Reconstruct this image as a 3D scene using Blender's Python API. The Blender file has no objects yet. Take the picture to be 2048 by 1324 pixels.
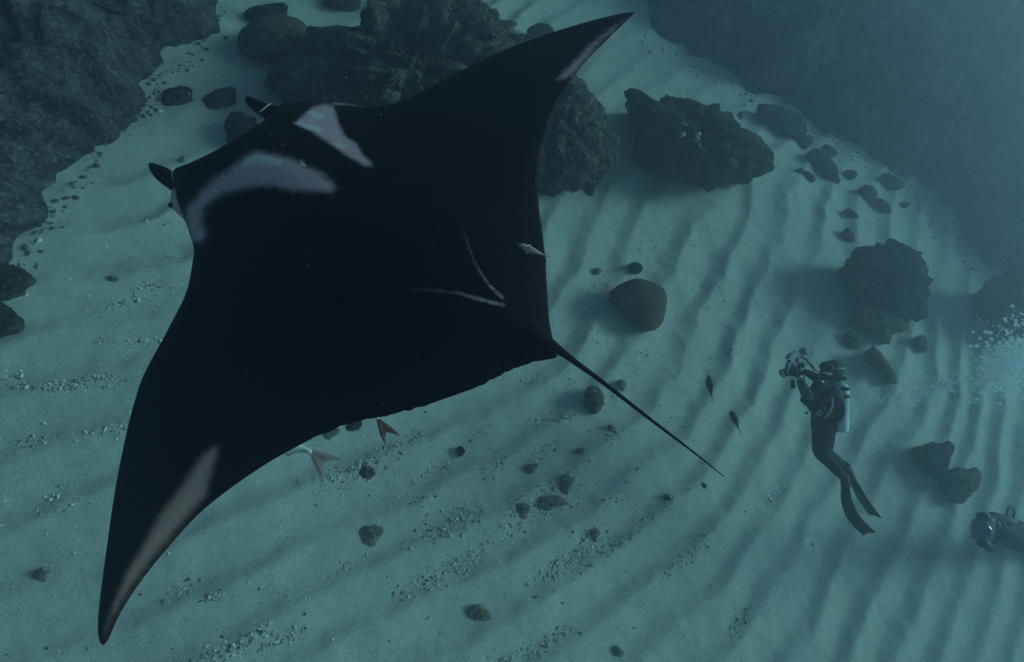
import bpy, bmesh, math, random
import numpy as np
from mathutils import Vector, Matrix
from mathutils.geometry import delaunay_2d_cdt

random.seed(7); RNG = np.random.default_rng(11)
S = bpy.context.scene
COL = S.collection

# ------------------------------------------------------------------ camera
W0, H0, F = 2048.0, 1324.0, 930.0            # photograph size, focal length in its pixels
CAM_H = 6.0
TH = math.radians(28.0)                      # tilt of the lens away from straight down
G = Vector((0.5, 0.866, 0)).normalized()     # towards this compass direction
cam_d = bpy.data.cameras.new('camera'); cam = bpy.data.objects.new('camera', cam_d); COL.objects.link(cam)
cam_d.sensor_fit = 'HORIZONTAL'; cam_d.sensor_width = 36.0; cam_d.lens = F / W0 * 36.0
cam_d.clip_start = 0.05; cam_d.clip_end = 400
ROT = Matrix.Rotation(TH, 3, Vector((G.y, -G.x, 0)))
cam.matrix_world = Matrix.Translation((0, 0, CAM_H)) @ ROT.to_4x4()
S.camera = cam

# ------------------------------------------------------------------ light
SUN_DIR = Vector((0.93, 0.11, 0.45)).normalized()      # towards the sun
w = bpy.data.worlds.new('World'); S.world = w; w.use_nodes = True
nt = w.node_tree; nt.nodes.clear()
sky = nt.nodes.new('ShaderNodeTexSky'); sky.sky_type = 'NISHITA'; sky.sun_disc = False
sky.sun_elevation = math.asin(SUN_DIR.z); sky.sun_rotation = math.atan2(SUN_DIR.x, SUN_DIR.y)
tint = nt.nodes.new('ShaderNodeMix'); tint.data_type = 'RGBA'; tint.blend_type = 'MULTIPLY'
tint.inputs[0].default_value = 1.0
tint.inputs[7].default_value = (0.52, 0.94, 1.0, 1)    # daylight after the water column above
bg = nt.nodes.new('ShaderNodeBackground'); bg.inputs[1].default_value = 0.10
wo = nt.nodes.new('ShaderNodeOutputWorld')
nt.links.new(sky.outputs[0], tint.inputs[6]); nt.links.new(tint.outputs[2], bg.inputs[0]); nt.links.new(bg.outputs[0], wo.inputs[0])
sun_d = bpy.data.lights.new('sun', 'SUN'); sun_d.energy = 4.9; sun_d.angle = math.radians(20)
sun_d.color = (0.47, 0.96, 1.0)
sun = bpy.data.objects.new('sun', sun_d); COL.objects.link(sun)
sun.rotation_euler = SUN_DIR.to_track_quat('Z', 'Y').to_euler()
S.view_settings.view_transform = 'Standard'; S.view_settings.look = 'None'
S.view_settings.gamma = 1.0; S.view_settings.use_curve_mapping = False
S.view_settings.exposure = -1.22
S.render.engine = 'CYCLES'
S.cycles.volume_bounces = 1; S.cycles.max_bounces = 6
S.cycles.use_denoising = True

# ------------------------------------------------------------------ helpers
CAMP = np.array([0, 0, CAM_H]); RM = np.array(ROT)

def ray(px, py):
    """camera ray through a photo pixel, scaled so that its depth is 1"""
    px = np.asarray(px, float); py = np.asarray(py, float)
    v = np.stack([(px - W0/2)/F, (H0/2 - py)/F, -np.ones_like(px)], -1)
    return v @ RM.T
def at(px, py, z):
    return CAMP + ray(px, py) * np.asarray(z, float)[..., None]
def V(px, py, z): return Vector(at(px, py, z))
def ground_depth(px, py, h=0.0):
    return (h - CAM_H) / ray(px, py)[..., 2]
def on_ground(px, py, h=0.0):
    return at(px, py, ground_depth(px, py, h))
def to_px(P):
    c = (np.asarray(P, float) - CAMP) @ RM
    return np.stack([W0/2 + F*c[..., 0]/-c[..., 2], H0/2 - F*c[..., 1]/-c[..., 2]], -1)

_perm = np.random.default_rng(3).permutation(256); _perm = np.concatenate([_perm, _perm])
_g3 = np.random.default_rng(5).normal(size=(256, 3)); _g3 /= np.linalg.norm(_g3, axis=1)[:, None]
def perlin(P):
    P = np.asarray(P, float); i = np.floor(P).astype(int); f = P - i; i &= 255
    u = f*f*f*(f*(f*6-15)+10); out = 0
    for dx in (0, 1):
        wx = u[..., 0] if dx else 1-u[..., 0]
        for dy in (0, 1):
            wy = u[..., 1] if dy else 1-u[..., 1]
            for dz in (0, 1):
                wz = u[..., 2] if dz else 1-u[..., 2]
                h = _perm[_perm[_perm[(i[..., 0]+dx) & 255] + ((i[..., 1]+dy) & 255)] + ((i[..., 2]+dz) & 255)]
                d = np.stack([f[..., 0]-dx, f[..., 1]-dy, f[..., 2]-dz], -1)
                out = out + wx*wy*wz*(_g3[h]*d).sum(-1)
    return out
def fbm(P, octs=4, lac=2.0, gain=0.5):
    a, s, t = 1.0, 0.0, 0.0
    P = np.asarray(P, float)
    for k in range(octs):
        s = s + a*perlin(P + 17.3*k); P = P*lac; a *= gain
    return s
def p3(x, y, z=0.0): return np.stack(np.broadcast_arrays(x, y, z), -1)
def sstep(a, b, x):
    t = np.clip((x-a)/(b-a), 0, 1); return t*t*(3-2*t)

def mesh(name, verts, faces, mat, parent=None, smooth=True, link=True):
    me = bpy.data.meshes.new(name)
    verts = np.asarray(verts, float)
    me.from_pydata(verts.tolist() if len(verts) < 5 else verts, [], faces if isinstance(faces, list) else faces.tolist())
    me.update()
    if smooth: me.polygons.foreach_set('use_smooth', np.ones(len(me.polygons), bool))
    if mat: me.materials.append(mat)
    o = bpy.data.objects.new(name, me)
    if link: COL.objects.link(o)
    if parent: set_parent(o, parent)
    return o
def set_parent(o, p):
    o.parent = p; o.matrix_parent_inverse = p.matrix_world.inverted() if p.type != 'EMPTY' else Matrix.Translation(-p.location)
def thing(name, loc, label, cat, group=None):
    o = bpy.data.objects.new(name, None); COL.objects.link(o); o.location = loc
    o.empty_display_size = 0.05
    return tag(o, label, cat, group)
def tag(o, label, cat=None, group=None, kind=None):
    if label: o['label'] = label
    if cat: o['category'] = cat
    if group: o['group'] = group
    if kind: o['kind'] = kind
    return o
def grid_faces(nu, nv, wrap=False):
    """faces of an nu x nv vertex grid (index = i*nv + j); wrap closes the j direction"""
    i, j = np.meshgrid(np.arange(nu-1), np.arange(nv if wrap else nv-1), indexing='ij')
    j2 = (j+1) % nv
    return np.stack([i*nv+j, i*nv+j2, (i+1)*nv+j2, (i+1)*nv+j], -1).reshape(-1, 4)

class NT:
    """small helper around a material node tree"""
    def __init__(s, name):
        s.m = bpy.data.materials.new(name); s.m.use_nodes = True; s.t = s.m.node_tree; s.t.nodes.clear()
        s.out = s.t.nodes.new('ShaderNodeOutputMaterial')
    def n(s, kind, **kw):
        x = s.t.nodes.new(kind)
        for k, v in kw.items():
            if k.startswith('i_'):
                key = k[2:]; x.inputs[int(key) if key.isdigit() else key.replace('_', ' ')].default_value = v
            else: setattr(x, k, v)
        return x
    def l(s, a, b): s.t.links.new(a, b)
    def obj(s): return s.n('ShaderNodeTexCoord').outputs['Object']
    def noise(s, vec, scale, detail=4, rough=0.55):
        x = s.n('ShaderNodeTexNoise', i_Scale=scale, i_Detail=detail, i_Roughness=rough)
        if vec is not None: s.l(vec, x.inputs['Vector'])
        return x.outputs['Fac']
    def ramp(s, fac, stops):
        x = s.n('ShaderNodeValToRGB'); e = x.color_ramp.elements
        while len(e) < len(stops): e.new(0.5)
        for k, (p, c) in enumerate(stops):
            e[k].position = p; e[k].color = (*c, 1) if len(c) == 3 else c
        s.l(fac, x.inputs[0]); return x.outputs[0]
    def mix(s, fac, a, b, mode='MIX'):
        x = s.n('ShaderNodeMix', data_type='RGBA', blend_type=mode)
        for sock, v in ((x.inputs[0], fac), (x.inputs[6], a), (x.inputs[7], b)):
            if hasattr(v, 'is_linked'): s.l(v, sock)
            else: sock.default_value = v if isinstance(v, (int, float)) else (*v, 1)
        return x.outputs[2]
    def math(s, op, a, b=0.0, c=None):
        x = s.n('ShaderNodeMath', operation=op)
        for k, v in enumerate((a, b, c)):
            if v is None: continue
            if hasattr(v, 'is_linked'): s.l(v, x.inputs[k])
            else: x.inputs[k].default_value = v
        return x.outputs[0]
    def bump(s, h, strength, dist):
        x = s.n('ShaderNodeBump', i_Strength=strength, i_Distance=dist); s.l(h, x.inputs['Height']); return x.outputs[0]
    def bsdf(s, col, rough=0.7, normal=None, spec=0.2, **kw):
        x = s.n('ShaderNodeBsdfPrincipled')
        if hasattr(col, 'is_linked'): s.l(col, x.inputs['Base Color'])
        else: x.inputs['Base Color'].default_value = (*col, 1)
        if hasattr(rough, 'is_linked'): s.l(rough, x.inputs['Roughness'])
        else: x.inputs['Roughness'].default_value = rough
        x.inputs['Specular IOR Level'].default_value = spec
        for k, v in kw.items(): x.inputs[k.replace('_', ' ')].default_value = v
        if normal is not None: s.l(normal, x.inputs['Normal'])
        s.l(x.outputs[0], s.out.inputs['Surface']); return x

def simple(name, col, rough=0.6, spec=0.2, var=0.25, scale=20.0, bump=0.3, **kw):
    t = NT(name); c = t.obj(); n1 = t.noise(c, scale, 5)
    lo = tuple(max(0, x*(1-var)) for x in col); hi = tuple(min(1, x*(1+var)) for x in col)
    t.bsdf(t.ramp(n1, [(0.3, lo), (0.7, hi)]), rough, t.bump(n1, bump, 0.004), spec, **kw)
    return t.m

def sand_material():
    t = NT('sand'); c = t.obj()
    big = t.noise(c, 0.6, 4); mid = t.noise(c, 9.0, 5); fine = t.noise(c, 55.0, 3, 0.75); grit = t.noise(c, 210.0, 1)
    col = t.ramp(big, [(0.35, (0.54, 0.53, 0.47)), (0.65, (0.64, 0.62, 0.55))])
    col = t.mix(0.35, col, t.ramp(mid, [(0.35, (0.42, 0.40, 0.36)), (0.7, (0.62, 0.58, 0.50))]))
    col = t.mix(t.math('MULTIPLY', t.ramp(fine, [(0.53, (0, 0, 0)), (0.68, (1, 1, 1))]), 0.6), col, (0.85, 0.82, 0.74))
    col = t.mix(t.math('MULTIPLY', t.ramp(fine, [(0.32, (1, 1, 1)), (0.47, (0, 0, 0))]), 0.55), col, (0.20, 0.19, 0.17))
    h = t.math('ADD', t.math('MULTIPLY', mid, 0.7), t.math('MULTIPLY', fine, 0.5))
    h = t.math('ADD', h, t.math('MULTIPLY', grit, 0.2))
    t.bsdf(col, 0.9, t.bump(h, 0.55, 0.012), 0.05)
    return t.m
def rock_material(name, dark, light, turf, scale=1.0, bump=0.09):
    t = NT(name); c = t.obj()
    a = t.noise(c, 1.3*scale, 6, 0.62); b = t.noise(c, 6.0*scale, 7, 0.68); d = t.noise(c, 24.0*scale, 4, 0.65)
    v = t.n('ShaderNodeTexVoronoi', i_Scale=7.0*scale); t.l(c, v.inputs['Vector'])
    col = t.ramp(a, [(0.34, dark), (0.50, light), (0.66, turf)])
    col = t.mix(0.6, col, t.ramp(b, [(0.36, tuple(x*0.25 for x in dark)), (0.52, light), (0.68, tuple(x*1.5 for x in turf))]))
    col = t.mix(t.math('MULTIPLY', t.ramp(d, [(0.55, (0, 0, 0)), (0.72, (1, 1, 1))]), 0.55), col, tuple(min(1, x*2.6) for x in turf))
    col = t.mix(t.math('MULTIPLY', t.ramp(d, [(0.30, (1, 1, 1)), (0.46, (0, 0, 0))]), 0.7), col, tuple(x*0.3 for x in dark))
    h = t.math('ADD', t.math('MULTIPLY', b, 0.9), t.math('MULTIPLY', d, 0.4))
    h = t.math('ADD', h, t.math('MULTIPLY', v.outputs['Distance'], 0.35))
    t.bsdf(col, 0.95, t.bump(h, 1.0, bump*1.5/scale), 0.03)
    return t.m
def coral_material():
    t = NT('brain_coral'); c = t.obj()
    v = t.n('ShaderNodeTexVoronoi', i_Scale=42.0); t.l(c, v.inputs['Vector'])
    a = t.noise(c, 3.0, 4)
    col = t.mix(t.math('MULTIPLY', v.outputs['Distance'], 1.1), (0.045, 0.038, 0.026), (0.24, 0.18, 0.115))
    col = t.mix(0.4, col, t.ramp(a, [(0.35, (0.06, 0.05, 0.034)), (0.7, (0.23, 0.17, 0.11))]))
    t.bsdf(col, 0.9, t.bump(v.outputs['Distance'], 0.8, 0.02), 0.04)
    return t.m
M_SAND = sand_material()
M_ROCK = rock_material('reef_rock', (0.040, 0.036, 0.030), (0.13, 0.118, 0.092), (0.28, 0.255, 0.19))
M_ROCKD = rock_material('dark_reef_rock', (0.026, 0.025, 0.022), (0.078, 0.074, 0.057), (0.17, 0.158, 0.105))
M_ROCKB = rock_material('brown_reef_rock', (0.075, 0.062, 0.042), (0.155, 0.13, 0.088), (0.24, 0.20, 0.125), 1.6, 0.06)
M_BANK = rock_material('reef_slope_rock', (0.055, 0.045, 0.055), (0.092, 0.078, 0.088), (0.15, 0.128, 0.125), 0.8, 0.04)  # purplish, pale and low in contrast: distance haze put into the rock colour
M_PEBBLE = rock_material('pale_stone', (0.20, 0.175, 0.125), (0.30, 0.265, 0.20), (0.42, 0.38, 0.29), 4.0, 0.05)
M_STONE = rock_material('rubble_stone', (0.06, 0.055, 0.045), (0.16, 0.145, 0.11), (0.30, 0.27, 0.19), 5.0, 0.05)
M_CORAL = coral_material()

# ------------------------------------------------------------------ sea floor
def ripple_phase():
    ctrl = [(100,700,8,95),(60,900,10,100),(200,500,18,75),(300,1150,24,115),(150,1100,20,110),(700,1150,30,112),(1000,900,31,104),
            (850,1250,30,115),(1100,1200,33,115),(1350,1050,40,100),(1250,880,42,98),(1450,650,50,92),(1550,900,56,85),(1700,1150,66,78),(1950,1150,76,55),
            (1900,800,84,50),(1800,950,74,62),(1150,450,92,68),(1260,450,86,66),(1450,430,84,58),(1650,480,76,64),(1600,650,60,80),(600,30,4,60),
            (300,380,22,80),(1500,1250,60,88),(1300,700,56,85),(1200,100,30,60),(1380,130,20,55),(1400,1280,52,95)]
    pts, kv = [], []
    for x, y, a, sp in ctrl:
        sp *= 1.04
        a = math.radians(a); tx, ty = math.cos(a), -math.sin(a); nx, ny = math.sin(a), math.cos(a)   # image, y down
        p0 = on_ground(x, y); dt = on_ground(x+tx*8, y+ty*8) - on_ground(x-tx*8, y-ty*8)
        dn = on_ground(x+nx*sp/2, y+ny*sp/2) - on_ground(x-nx*sp/2, y-ny*sp/2)
        n = np.array([-dt[1], dt[0]]); n /= np.linalg.norm(n); lam = dn[:2] @ n
        pts.append(p0[:2]); kv.append(n/lam)
    pts = np.array(pts); kv = np.array(kv)
    gx = np.arange(-16, 30, 0.12); gy = np.arange(-14, 28, 0.12)
    X, Y = np.meshgrid(gx, gy, indexing='ij')
    kx = np.zeros_like(X); ky = np.zeros_like(X); ws = np.zeros_like(X)
    for p, k in zip(pts, kv):
        wgt = 1.0/((X-p[0])**2+(Y-p[1])**2+0.35)**1.6
        kx += wgt*k[0]; ky += wgt*k[1]; ws += wgt
    kx /= ws; ky /= ws
    # least-squares phase with that gradient (Poisson equation, mirrored FFT)
    div = np.gradient(kx, gx, axis=0) + np.gradient(ky, gy, axis=1)
    # boundary: subtract the mean slope first
    mx, my = kx.mean(), ky.mean()
    rx, ry = kx-mx, ky-my
    def mir(a, sx, sy):
        a = np.concatenate([a, sx*a[::-1]], 0); return np.concatenate([a, sy*a[:, ::-1]], 1)
    fx = np.fft.fft2(mir(rx, -1, 1)); fy = np.fft.fft2(mir(ry, 1, -1))
    qx = 2j*np.pi*np.fft.fftfreq(fx.shape[0], 0.12)[:, None]; qy = 2j*np.pi*np.fft.fftfreq(fx.shape[1], 0.12)[None]
    den = qx*qx+qy*qy; den[0, 0] = 1
    ph = np.real(np.fft.ifft2((qx*fx+qy*fy)/den))[:len(gx), :len(gy)]
    ph = ph + mx*X + my*Y
    return gx, gy, ph
_gx, _gy, _ph = ripple_phase()
def phase_at(x, y):
    u = np.clip((x-_gx[0])/0.12, 0, len(_gx)-1.001); v = np.clip((y-_gy[0])/0.12, 0, len(_gy)-1.001)
    i = u.astype(int); j = v.astype(int); a = u-i; b = v-j
    return (_ph[i, j]*(1-a)*(1-b)+_ph[i+1, j]*a*(1-b)+_ph[i, j+1]*(1-a)*b+_ph[i+1, j+1]*a*b)
CALM = [(*on_ground(1290, 100)[:2], 2.6), (*on_ground(600, 20)[:2], 2.2), (*on_ground(430, 160)[:2], 1.6)]
def sand_height(x, y):
    x = np.asarray(x, float); y = np.asarray(y, float)
    wob = 0.60*fbm(p3(x*0.38, y*0.38, 2.2), 3) + 0.13*fbm(p3(x*1.6, y*1.6, 9.1), 3)
    t = (phase_at(x, y) + wob) % 1.0
    r = 0.36
    up = np.clip(t/r, 0, 1); dn = np.clip((1-t)/(1-r), 0, 1)
    prof = np.where(t < r, up**1.7, dn**1.5)
    prof = prof*0.93 + 0.07*np.sin(np.pi*prof)
    amp = 0.104*(0.74 + 0.7*fbm(p3(x*0.45, y*0.45, 5.0), 3))
    amp = np.clip(amp, 0.02, 0.18)
    far = sstep(26, 14, np.hypot(x, y))
    for cx, cy, rad in CALM: amp = amp*(1-0.75*np.exp(-((x-cx)**2+(y-cy)**2)/rad**2))      # smoother sand up the channel
    return amp*prof*far + 0.10*fbm(p3(x*0.22, y*0.22, 1.0), 3) + 0.012*fbm(p3(x*3.1, y*3.1, 4.0), 3)*far - 0.04
def axis(lo, hi, step, far):
    a = list(np.arange(lo, hi, step)); s = step
    while a[-1] < far: s *= 1.18; a.append(a[-1]+min(s, 3))
    s = step
    while a[0] > -far: s *= 1.18; a.insert(0, a[0]-min(s, 3))
    return np.array(a)
sx = axis(-8.5, 13.5, 0.04, 58); sy = axis(-6.5, 12.5, 0.04, 58)
SX, SY = np.meshgrid(sx, sy, indexing='ij')
SZ = sand_height(SX, SY)
fl = mesh('sea_floor', np.stack([SX, SY, SZ], -1).reshape(-1, 3), grid_faces(len(sx), len(sy))[:, ::-1], M_SAND)
tag(fl, 'rippled pale sand of the sea floor', kind='structure')
fl.data.flip_normals() if fl.data.polygons[0].normal.z < 0 else None

# the two reef banks that wall the sandy channel
def bank(name, edge_px, out_dir, width, height, nv, label, seed):
    e = np.array([on_ground(x, y) for x, y in edge_px])[:, :2]
    d = np.r_[0, np.cumsum(np.linalg.norm(np.diff(e, axis=0), axis=1))]
    n = int(d[-1]/0.06); s = np.linspace(0, d[-1], n)
    e = np.stack([np.interp(s, d, e[:, k]) for k in (0, 1)], -1)
    v = np.linspace(0, 1, nv)**1.5
    od = np.array(out_dir)/np.linalg.norm(out_dir)
    X = e[:, None, 0] + od[0]*v[None]*width; Y = e[:, None, 1] + od[1]*v[None]*width
    dist = v[None]*width + 0*X
    wav = (0.9*fbm(p3(X*0.8, Y*0.8, seed), 3) + 0.30*fbm(p3(X*2.2, Y*2.2, seed+5.0), 3))*np.minimum(1, dist*0.9+0.55)
    X = X + od[0]*wav; Y = Y + od[1]*wav
    lump = np.abs(fbm(p3(X*0.55, Y*0.55, seed+3.0), 4))*1.1 + np.abs(fbm(p3(X*1.9, Y*1.9, seed+7.0), 4))*0.48 + fbm(p3(X*5, Y*5, seed+1.0), 3)*0.15
    Z = -0.25 + 0.5*np.minimum(1, dist/0.5) + height*(1-np.exp(-dist/(width*0.42))) + lump*np.minimum(1, dist/1.4+0.12)
    o = mesh(name, np.stack([X, Y, Z], -1).reshape(-1, 3), grid_faces(n, nv), M_BANK)
    if o.data.polygons[len(o.data.polygons)//2].normal.z < 0: o.data.flip_normals()
    tag(o, label, kind='structure'); return o
bank('reef_bank', [(520,-180),(431,0),(417,63),(382,104),(333,139),(296,152),(299,188),(278,222),(236,232),(208,257),(181,295),(163,330),(122,379),(90,427),(60,480),(20,540),(-60,600),(-200,680)],
     (-1.0, 0.45), 16, 2.6, 260, 'dark reef slope bordering the sand', 2.0)
bank('reef_bank', [(1180,-160),(1262,-30),(1300,60),(1390,110),(1440,140),(1500,180),(1560,208),(1620,245),(1700,290),(1760,335),(1830,368),(1900,440),(1960,515),(2005,565),(2080,640),(2250,760)],
     (0.75, 0.66), 22, 2.4, 240, 'dark reef slope beyond the boulders, fading into blue water', 12.0)

# ------------------------------------------------------------------ water haze
M_HZ = NT('water_haze')
pv = M_HZ.n('ShaderNodeVolumePrincipled')
pv.inputs['Color'].default_value = (0.60, 0.62, 0.80, 1); pv.inputs['Absorption Color'].default_value = (0.0, 0.36, 0.50, 1)
pv.inputs['Density'].default_value = 0.046; pv.inputs['Anisotropy'].default_value = 0.72
M_HZ.l(pv.outputs[0], M_HZ.out.inputs['Volume'])
bm = bmesh.new(); bmesh.ops.create_cube(bm, size=1.0)
me = bpy.data.meshes.new('haze'); bm.to_mesh(me); bm.free(); me.materials.append(M_HZ.m)
hz = bpy.data.objects.new('haze', me); COL.objects.link(hz)
hz.scale = (122, 122, 8.6); hz.location = (0, 0, 6.8-4.3); hz['kind'] = 'stuff'
hz['label'] = 'blue-green sea water filling the scene'

# ------------------------------------------------------------------ rocks
def chaikin(p, it=2, keep=()):
    p = np.array(p, float)
    for _ in range(it):
        q = np.roll(p, -1, 0)
        p = np.stack([p*0.75+q*0.25, p*0.25+q*0.75], 1).reshape(-1, 2)
    return p
def poly_resample(poly, n):
    p = np.array(poly, float); p = np.vstack([p, p[:1]])
    d = np.r_[0, np.cumsum(np.linalg.norm(np.diff(p, axis=0), axis=1))]
    s = np.linspace(0, d[-1], n, endpoint=False)
    return np.stack([np.interp(s, d, p[:, k]) for k in (0, 1)], -1)
def rock(name, poly, mat, label, cat='rock', group=None, lump=0.12, freq=2.2, depth=0.75, n=84, rings=22, sink=1.0, cpx=None, lift=0.85):
    """boulder lying on the sand whose outline, seen from the camera, is the traced polygon; full depth behind it"""
    q = poly_resample(chaikin(poly, 2), n)
    c = np.array(cpx) if cpx else q.mean(0)
    rpx = np.linalg.norm(q-c, axis=1).mean()
    rr = ray(*c); zg = float(ground_depth(*c))
    alpha = math.acos(-rr[2]/np.linalg.norm(rr))
    r = rpx*zg/F
    low = max(0.0, (q[:, 1].max()-c[1]))*zg/F
    hgt = low*math.sin(alpha)*lift*sink
    zc = float(ground_depth(c[0], c[1], hgt))
    C = at(c[0], c[1], zc); view = rr/np.linalg.norm(rr)
    rim = at(q[:, 0], q[:, 1], np.full(n, zc)) - C               # outline in the plane of the centre
    us = np.linspace(0, 1, rings+1)[1:]
    rows = [np.repeat((C - view*r*depth)[None], n, 0)]
    front = []
    for u in us:                                                 # camera side: pole to rim
        a = u*math.pi/2
        rows.append(C + rim*math.sin(a)**0.9 - view*r*depth*math.cos(a))
    for u in us:                                                 # far side, let down into the sand
        a = math.pi/2 + u*math.pi/2
        P = C + rim*math.sin(a) + view*r*depth*abs(math.cos(a))
        k = sstep(0.0, 0.6, u); P = P.copy()
        P[:, 2] = P[:, 2]*(1-k) + k*np.minimum(P[:, 2], -0.18)
        rows.append(P)
    P = np.array(rows)
    base = np.array([C[0], C[1], 0.0])
    nrm = P - (C - np.array([0, 0, 0.0])); nrm /= np.linalg.norm(nrm, axis=-1, keepdims=True)+1e-9
    k0 = freq/max(r, 0.02)*0.5
    dsp = lump*r*(1.0*(np.abs(fbm(P*k0+c[0]*0.1, 4))*1.6-0.28) + 0.75*fbm(P*k0*2.7, 5, 2.1, 0.65))
    P = P + nrm*dsp[..., None]
    P[0] = P[0].mean(0); P[-1] = P[-1].mean(0)
    R, N = P.shape[0], n
    verts = P.reshape(-1, 3) - base
    o = mesh(name, verts, grid_faces(R, N, True), mat)
    o.location = base
    bm = bmesh.new(); bm.from_mesh(o.data); bmesh.ops.remove_doubles(bm, verts=bm.verts, dist=1e-5)
    bmesh.ops.recalc_face_normals(bm, faces=bm.faces); bm.to_mesh(o.data); bm.free()
    if label: tag(o, label, cat, group)
    return o
def ell(cx, cy, rx, ry, ang=0, n=22, jit=0.12, seed=0):
    r = np.random.default_rng(int(cx*7+cy*13)+seed); a = np.linspace(0, 2*np.pi, n, endpoint=False)
    k = 1+jit*np.sin(a*2+r.uniform(0, 6))+jit*0.8*np.sin(a*3+r.uniform(0, 6))+r.normal(0, jit*0.35, n)
    x = rx*k*np.cos(a); y = ry*k*np.sin(a); t = math.radians(-ang)
    return np.stack([cx+x*math.cos(t)-y*math.sin(t), cy+x*math.sin(t)+y*math.cos(t)], -1)

rock('boulder', [(541,157),(551,126),(590,98),(618,79),(645,69),(685,55),(720,57),(751,47),(771,35),(826,33),(861,27),(873,10),(912,6),(960,8),(987,31),(1011,51),(1042,67),
     (1085,92),(1100,140),(1060,200),(960,250),(800,262),(680,240),(600,215),(560,190)], M_ROCK, 'huge craggy algae-covered boulder behind the manta ray, between its head and far wing', n=150, rings=46, lump=0.22, freq=4.0, depth=0.55, cpx=(820,140))
rock('boulder', [(1148,153),(1183,185),(1207,228),(1231,271),(1233,291),(1223,338),(1199,357),(1144,377),(1077,389),(1010,350),(990,270),(1010,200),(1070,160)],
     M_ROCK, 'large greenish boulder half hidden by the trailing edge of the far wing', n=110, rings=36, lump=0.14, freq=3.0, depth=0.7)
rc = rock('boulder', [(1255,187),(1269,177),(1286,183),(1300,197),(1345,204),(1363,211),(1383,206),(1425,209),(1449,229),(1474,253),(1512,268),(1533,288),(1541,305),(1533,336),(1505,357),
     (1467,359),(1425,369),(1397,366),(1363,357),(1328,347),(1293,322),(1265,298),(1272,263),(1264,235),(1262,218)], M_ROCKD, 'dark lumpy boulder with white encrusted spots, alone on the sand', n=120, rings=38, lump=0.17, freq=3.4, depth=0.65, cpx=(1400,288))
rock('boulder', [(472,80),(486,52),(521,33),(573,28),(608,42),(622,66),(608,80),(556,120),(504,118),(479,101)], M_ROCKB, 'smooth rounded boulder beside the huge craggy one', lump=0.06, freq=2)
rock('boulder', [(486,40),(490,15),(540,6),(578,5),(572,28),(530,45)], M_ROCKD, 'dark low rock just behind the smooth rounded boulder', lump=0.1, depth=0.5)
rock('boulder', [(640,12),(650,-20),(720,-25),(722,4),(690,16)], M_ROCKD, 'small dark far rock past the smooth rounded boulder', lump=0.1, depth=0.5, n=50, rings=14)
rock('boulder', [(748,22),(752,-15),(880,-22),(872,6),(840,30),(780,34)], M_ROCKD, 'dark far rock right behind the huge craggy boulder', lump=0.12, depth=0.5)
rock('boulder', [(1050,66),(1062,50),(1090,44),(1108,56),(1112,80),(1080,92)], M_ROCKD, 'small round rock peeking over the leading edge of the far wing', lump=0.08, n=50, rings=14)
rock('rock', [(323,188),(330,178),(368,170),(384,177),(382,195),(347,212),(321,215)], M_BANK, 'flat brown rock on sand by the reef slope corner', lump=0.12, depth=0.28, lift=0.5, n=60, rings=16)
rock('rock', [(403,205),(410,188),(445,174),(472,174),(469,195),(434,219),(410,222)], M_BANK, 'oval brown rock on sand between flat rock and manta head', lump=0.12, depth=0.28, lift=0.5, n=60, rings=16)
rock('rock', [(446,250),(459,226),(476,221),(493,228),(518,240),(507,257),(486,288),(452,292),(455,271)], M_ROCKD, 'angular dark rock right beside the manta head, between its two head fins', lump=0.12, depth=0.6, n=70, rings=18)
rock('coral_mound', [(1217,585),(1232,572),(1258,559),(1277,555),(1302,562),(1324,572),(1336,588),(1332,620),(1323,651),(1305,664),(1286,658),(1255,635),(1236,610),(1223,594)],
     M_CORAL, 'smooth olive-brown coral head shaped like a rounded triangle on the rippled sand', 'coral', lump=0.025, freq=1.6, depth=0.55, n=90, rings=26)
rock('rock', [(1258,540),(1257,530),(1266,523),(1280,525),(1287,535),(1282,546),(1266,548)], M_ROCKD, 'small dark round rock beside the triangular coral head', n=40, rings=12)
rock('rock', [(1170,800),(1172,778),(1186,768),(1203,778),(1210,800),(1200,826),(1184,829),(1170,815)], M_ROCKB, 'rough brown rock under the tail of the manta', n=50, rings=14, lump=0.14)
rock('rock', ell(1244,768,10,10), M_PEBBLE, 'small brown stone just past the manta tail', n=30, rings=9)
rock('coral_mound', [(1700,549),(1715,525),(1712,498),(1727,490),(1745,501),(1763,490),(1808,489),(1830,501),(1842,519),(1863,552),(1855,573),(1854,613),(1839,637),(1811,637),(1781,616),(1742,598),(1715,579)],
     M_ROCKD, 'big dark ragged coral mound above the upright diver', 'coral', n=110, rings=32, lump=0.2, freq=4.5, depth=0.55)
rock('rock', [(1706,632),(1727,605),(1757,613),(1811,640),(1818,661),(1784,664),(1781,691),(1757,682),(1736,658),(1712,645)], M_ROCKB, 'flat brown rock slab against the dark coral mound', n=70, rings=18, lump=0.14, depth=0.3)
rock('rock', [(1692,688),(1697,658),(1712,664),(1722,680),(1722,697),(1706,695)], M_ROCKB, 'low grey brown rock off the corner of the brown slab', n=44, rings=12, depth=0.3)
rock('rock', [(1742,690),(1760,700),(1778,727),(1793,752),(1794,768),(1782,764),(1766,732),(1746,716)], M_ROCKB, 'long narrow brown rock pointing away from the brown slab', n=60, rings=14, depth=0.5)
rock('coral_mound', ell(1843,688,15,16), M_ROCKB, 'small round coral head alone between coral mound and bubbles', 'coral', n=44, rings=12, lump=0.05)
rock('coral_mound', [(1841,895),(1868,881),(1878,890),(1900,879),(1911,895),(1895,935),(1886,967),(1872,953),(1850,922)], M_ROCKD, 'dark wedge-shaped coral clump on sand by the round one', 'coral', n=64, rings=18, lump=0.2, depth=0.5)
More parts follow.
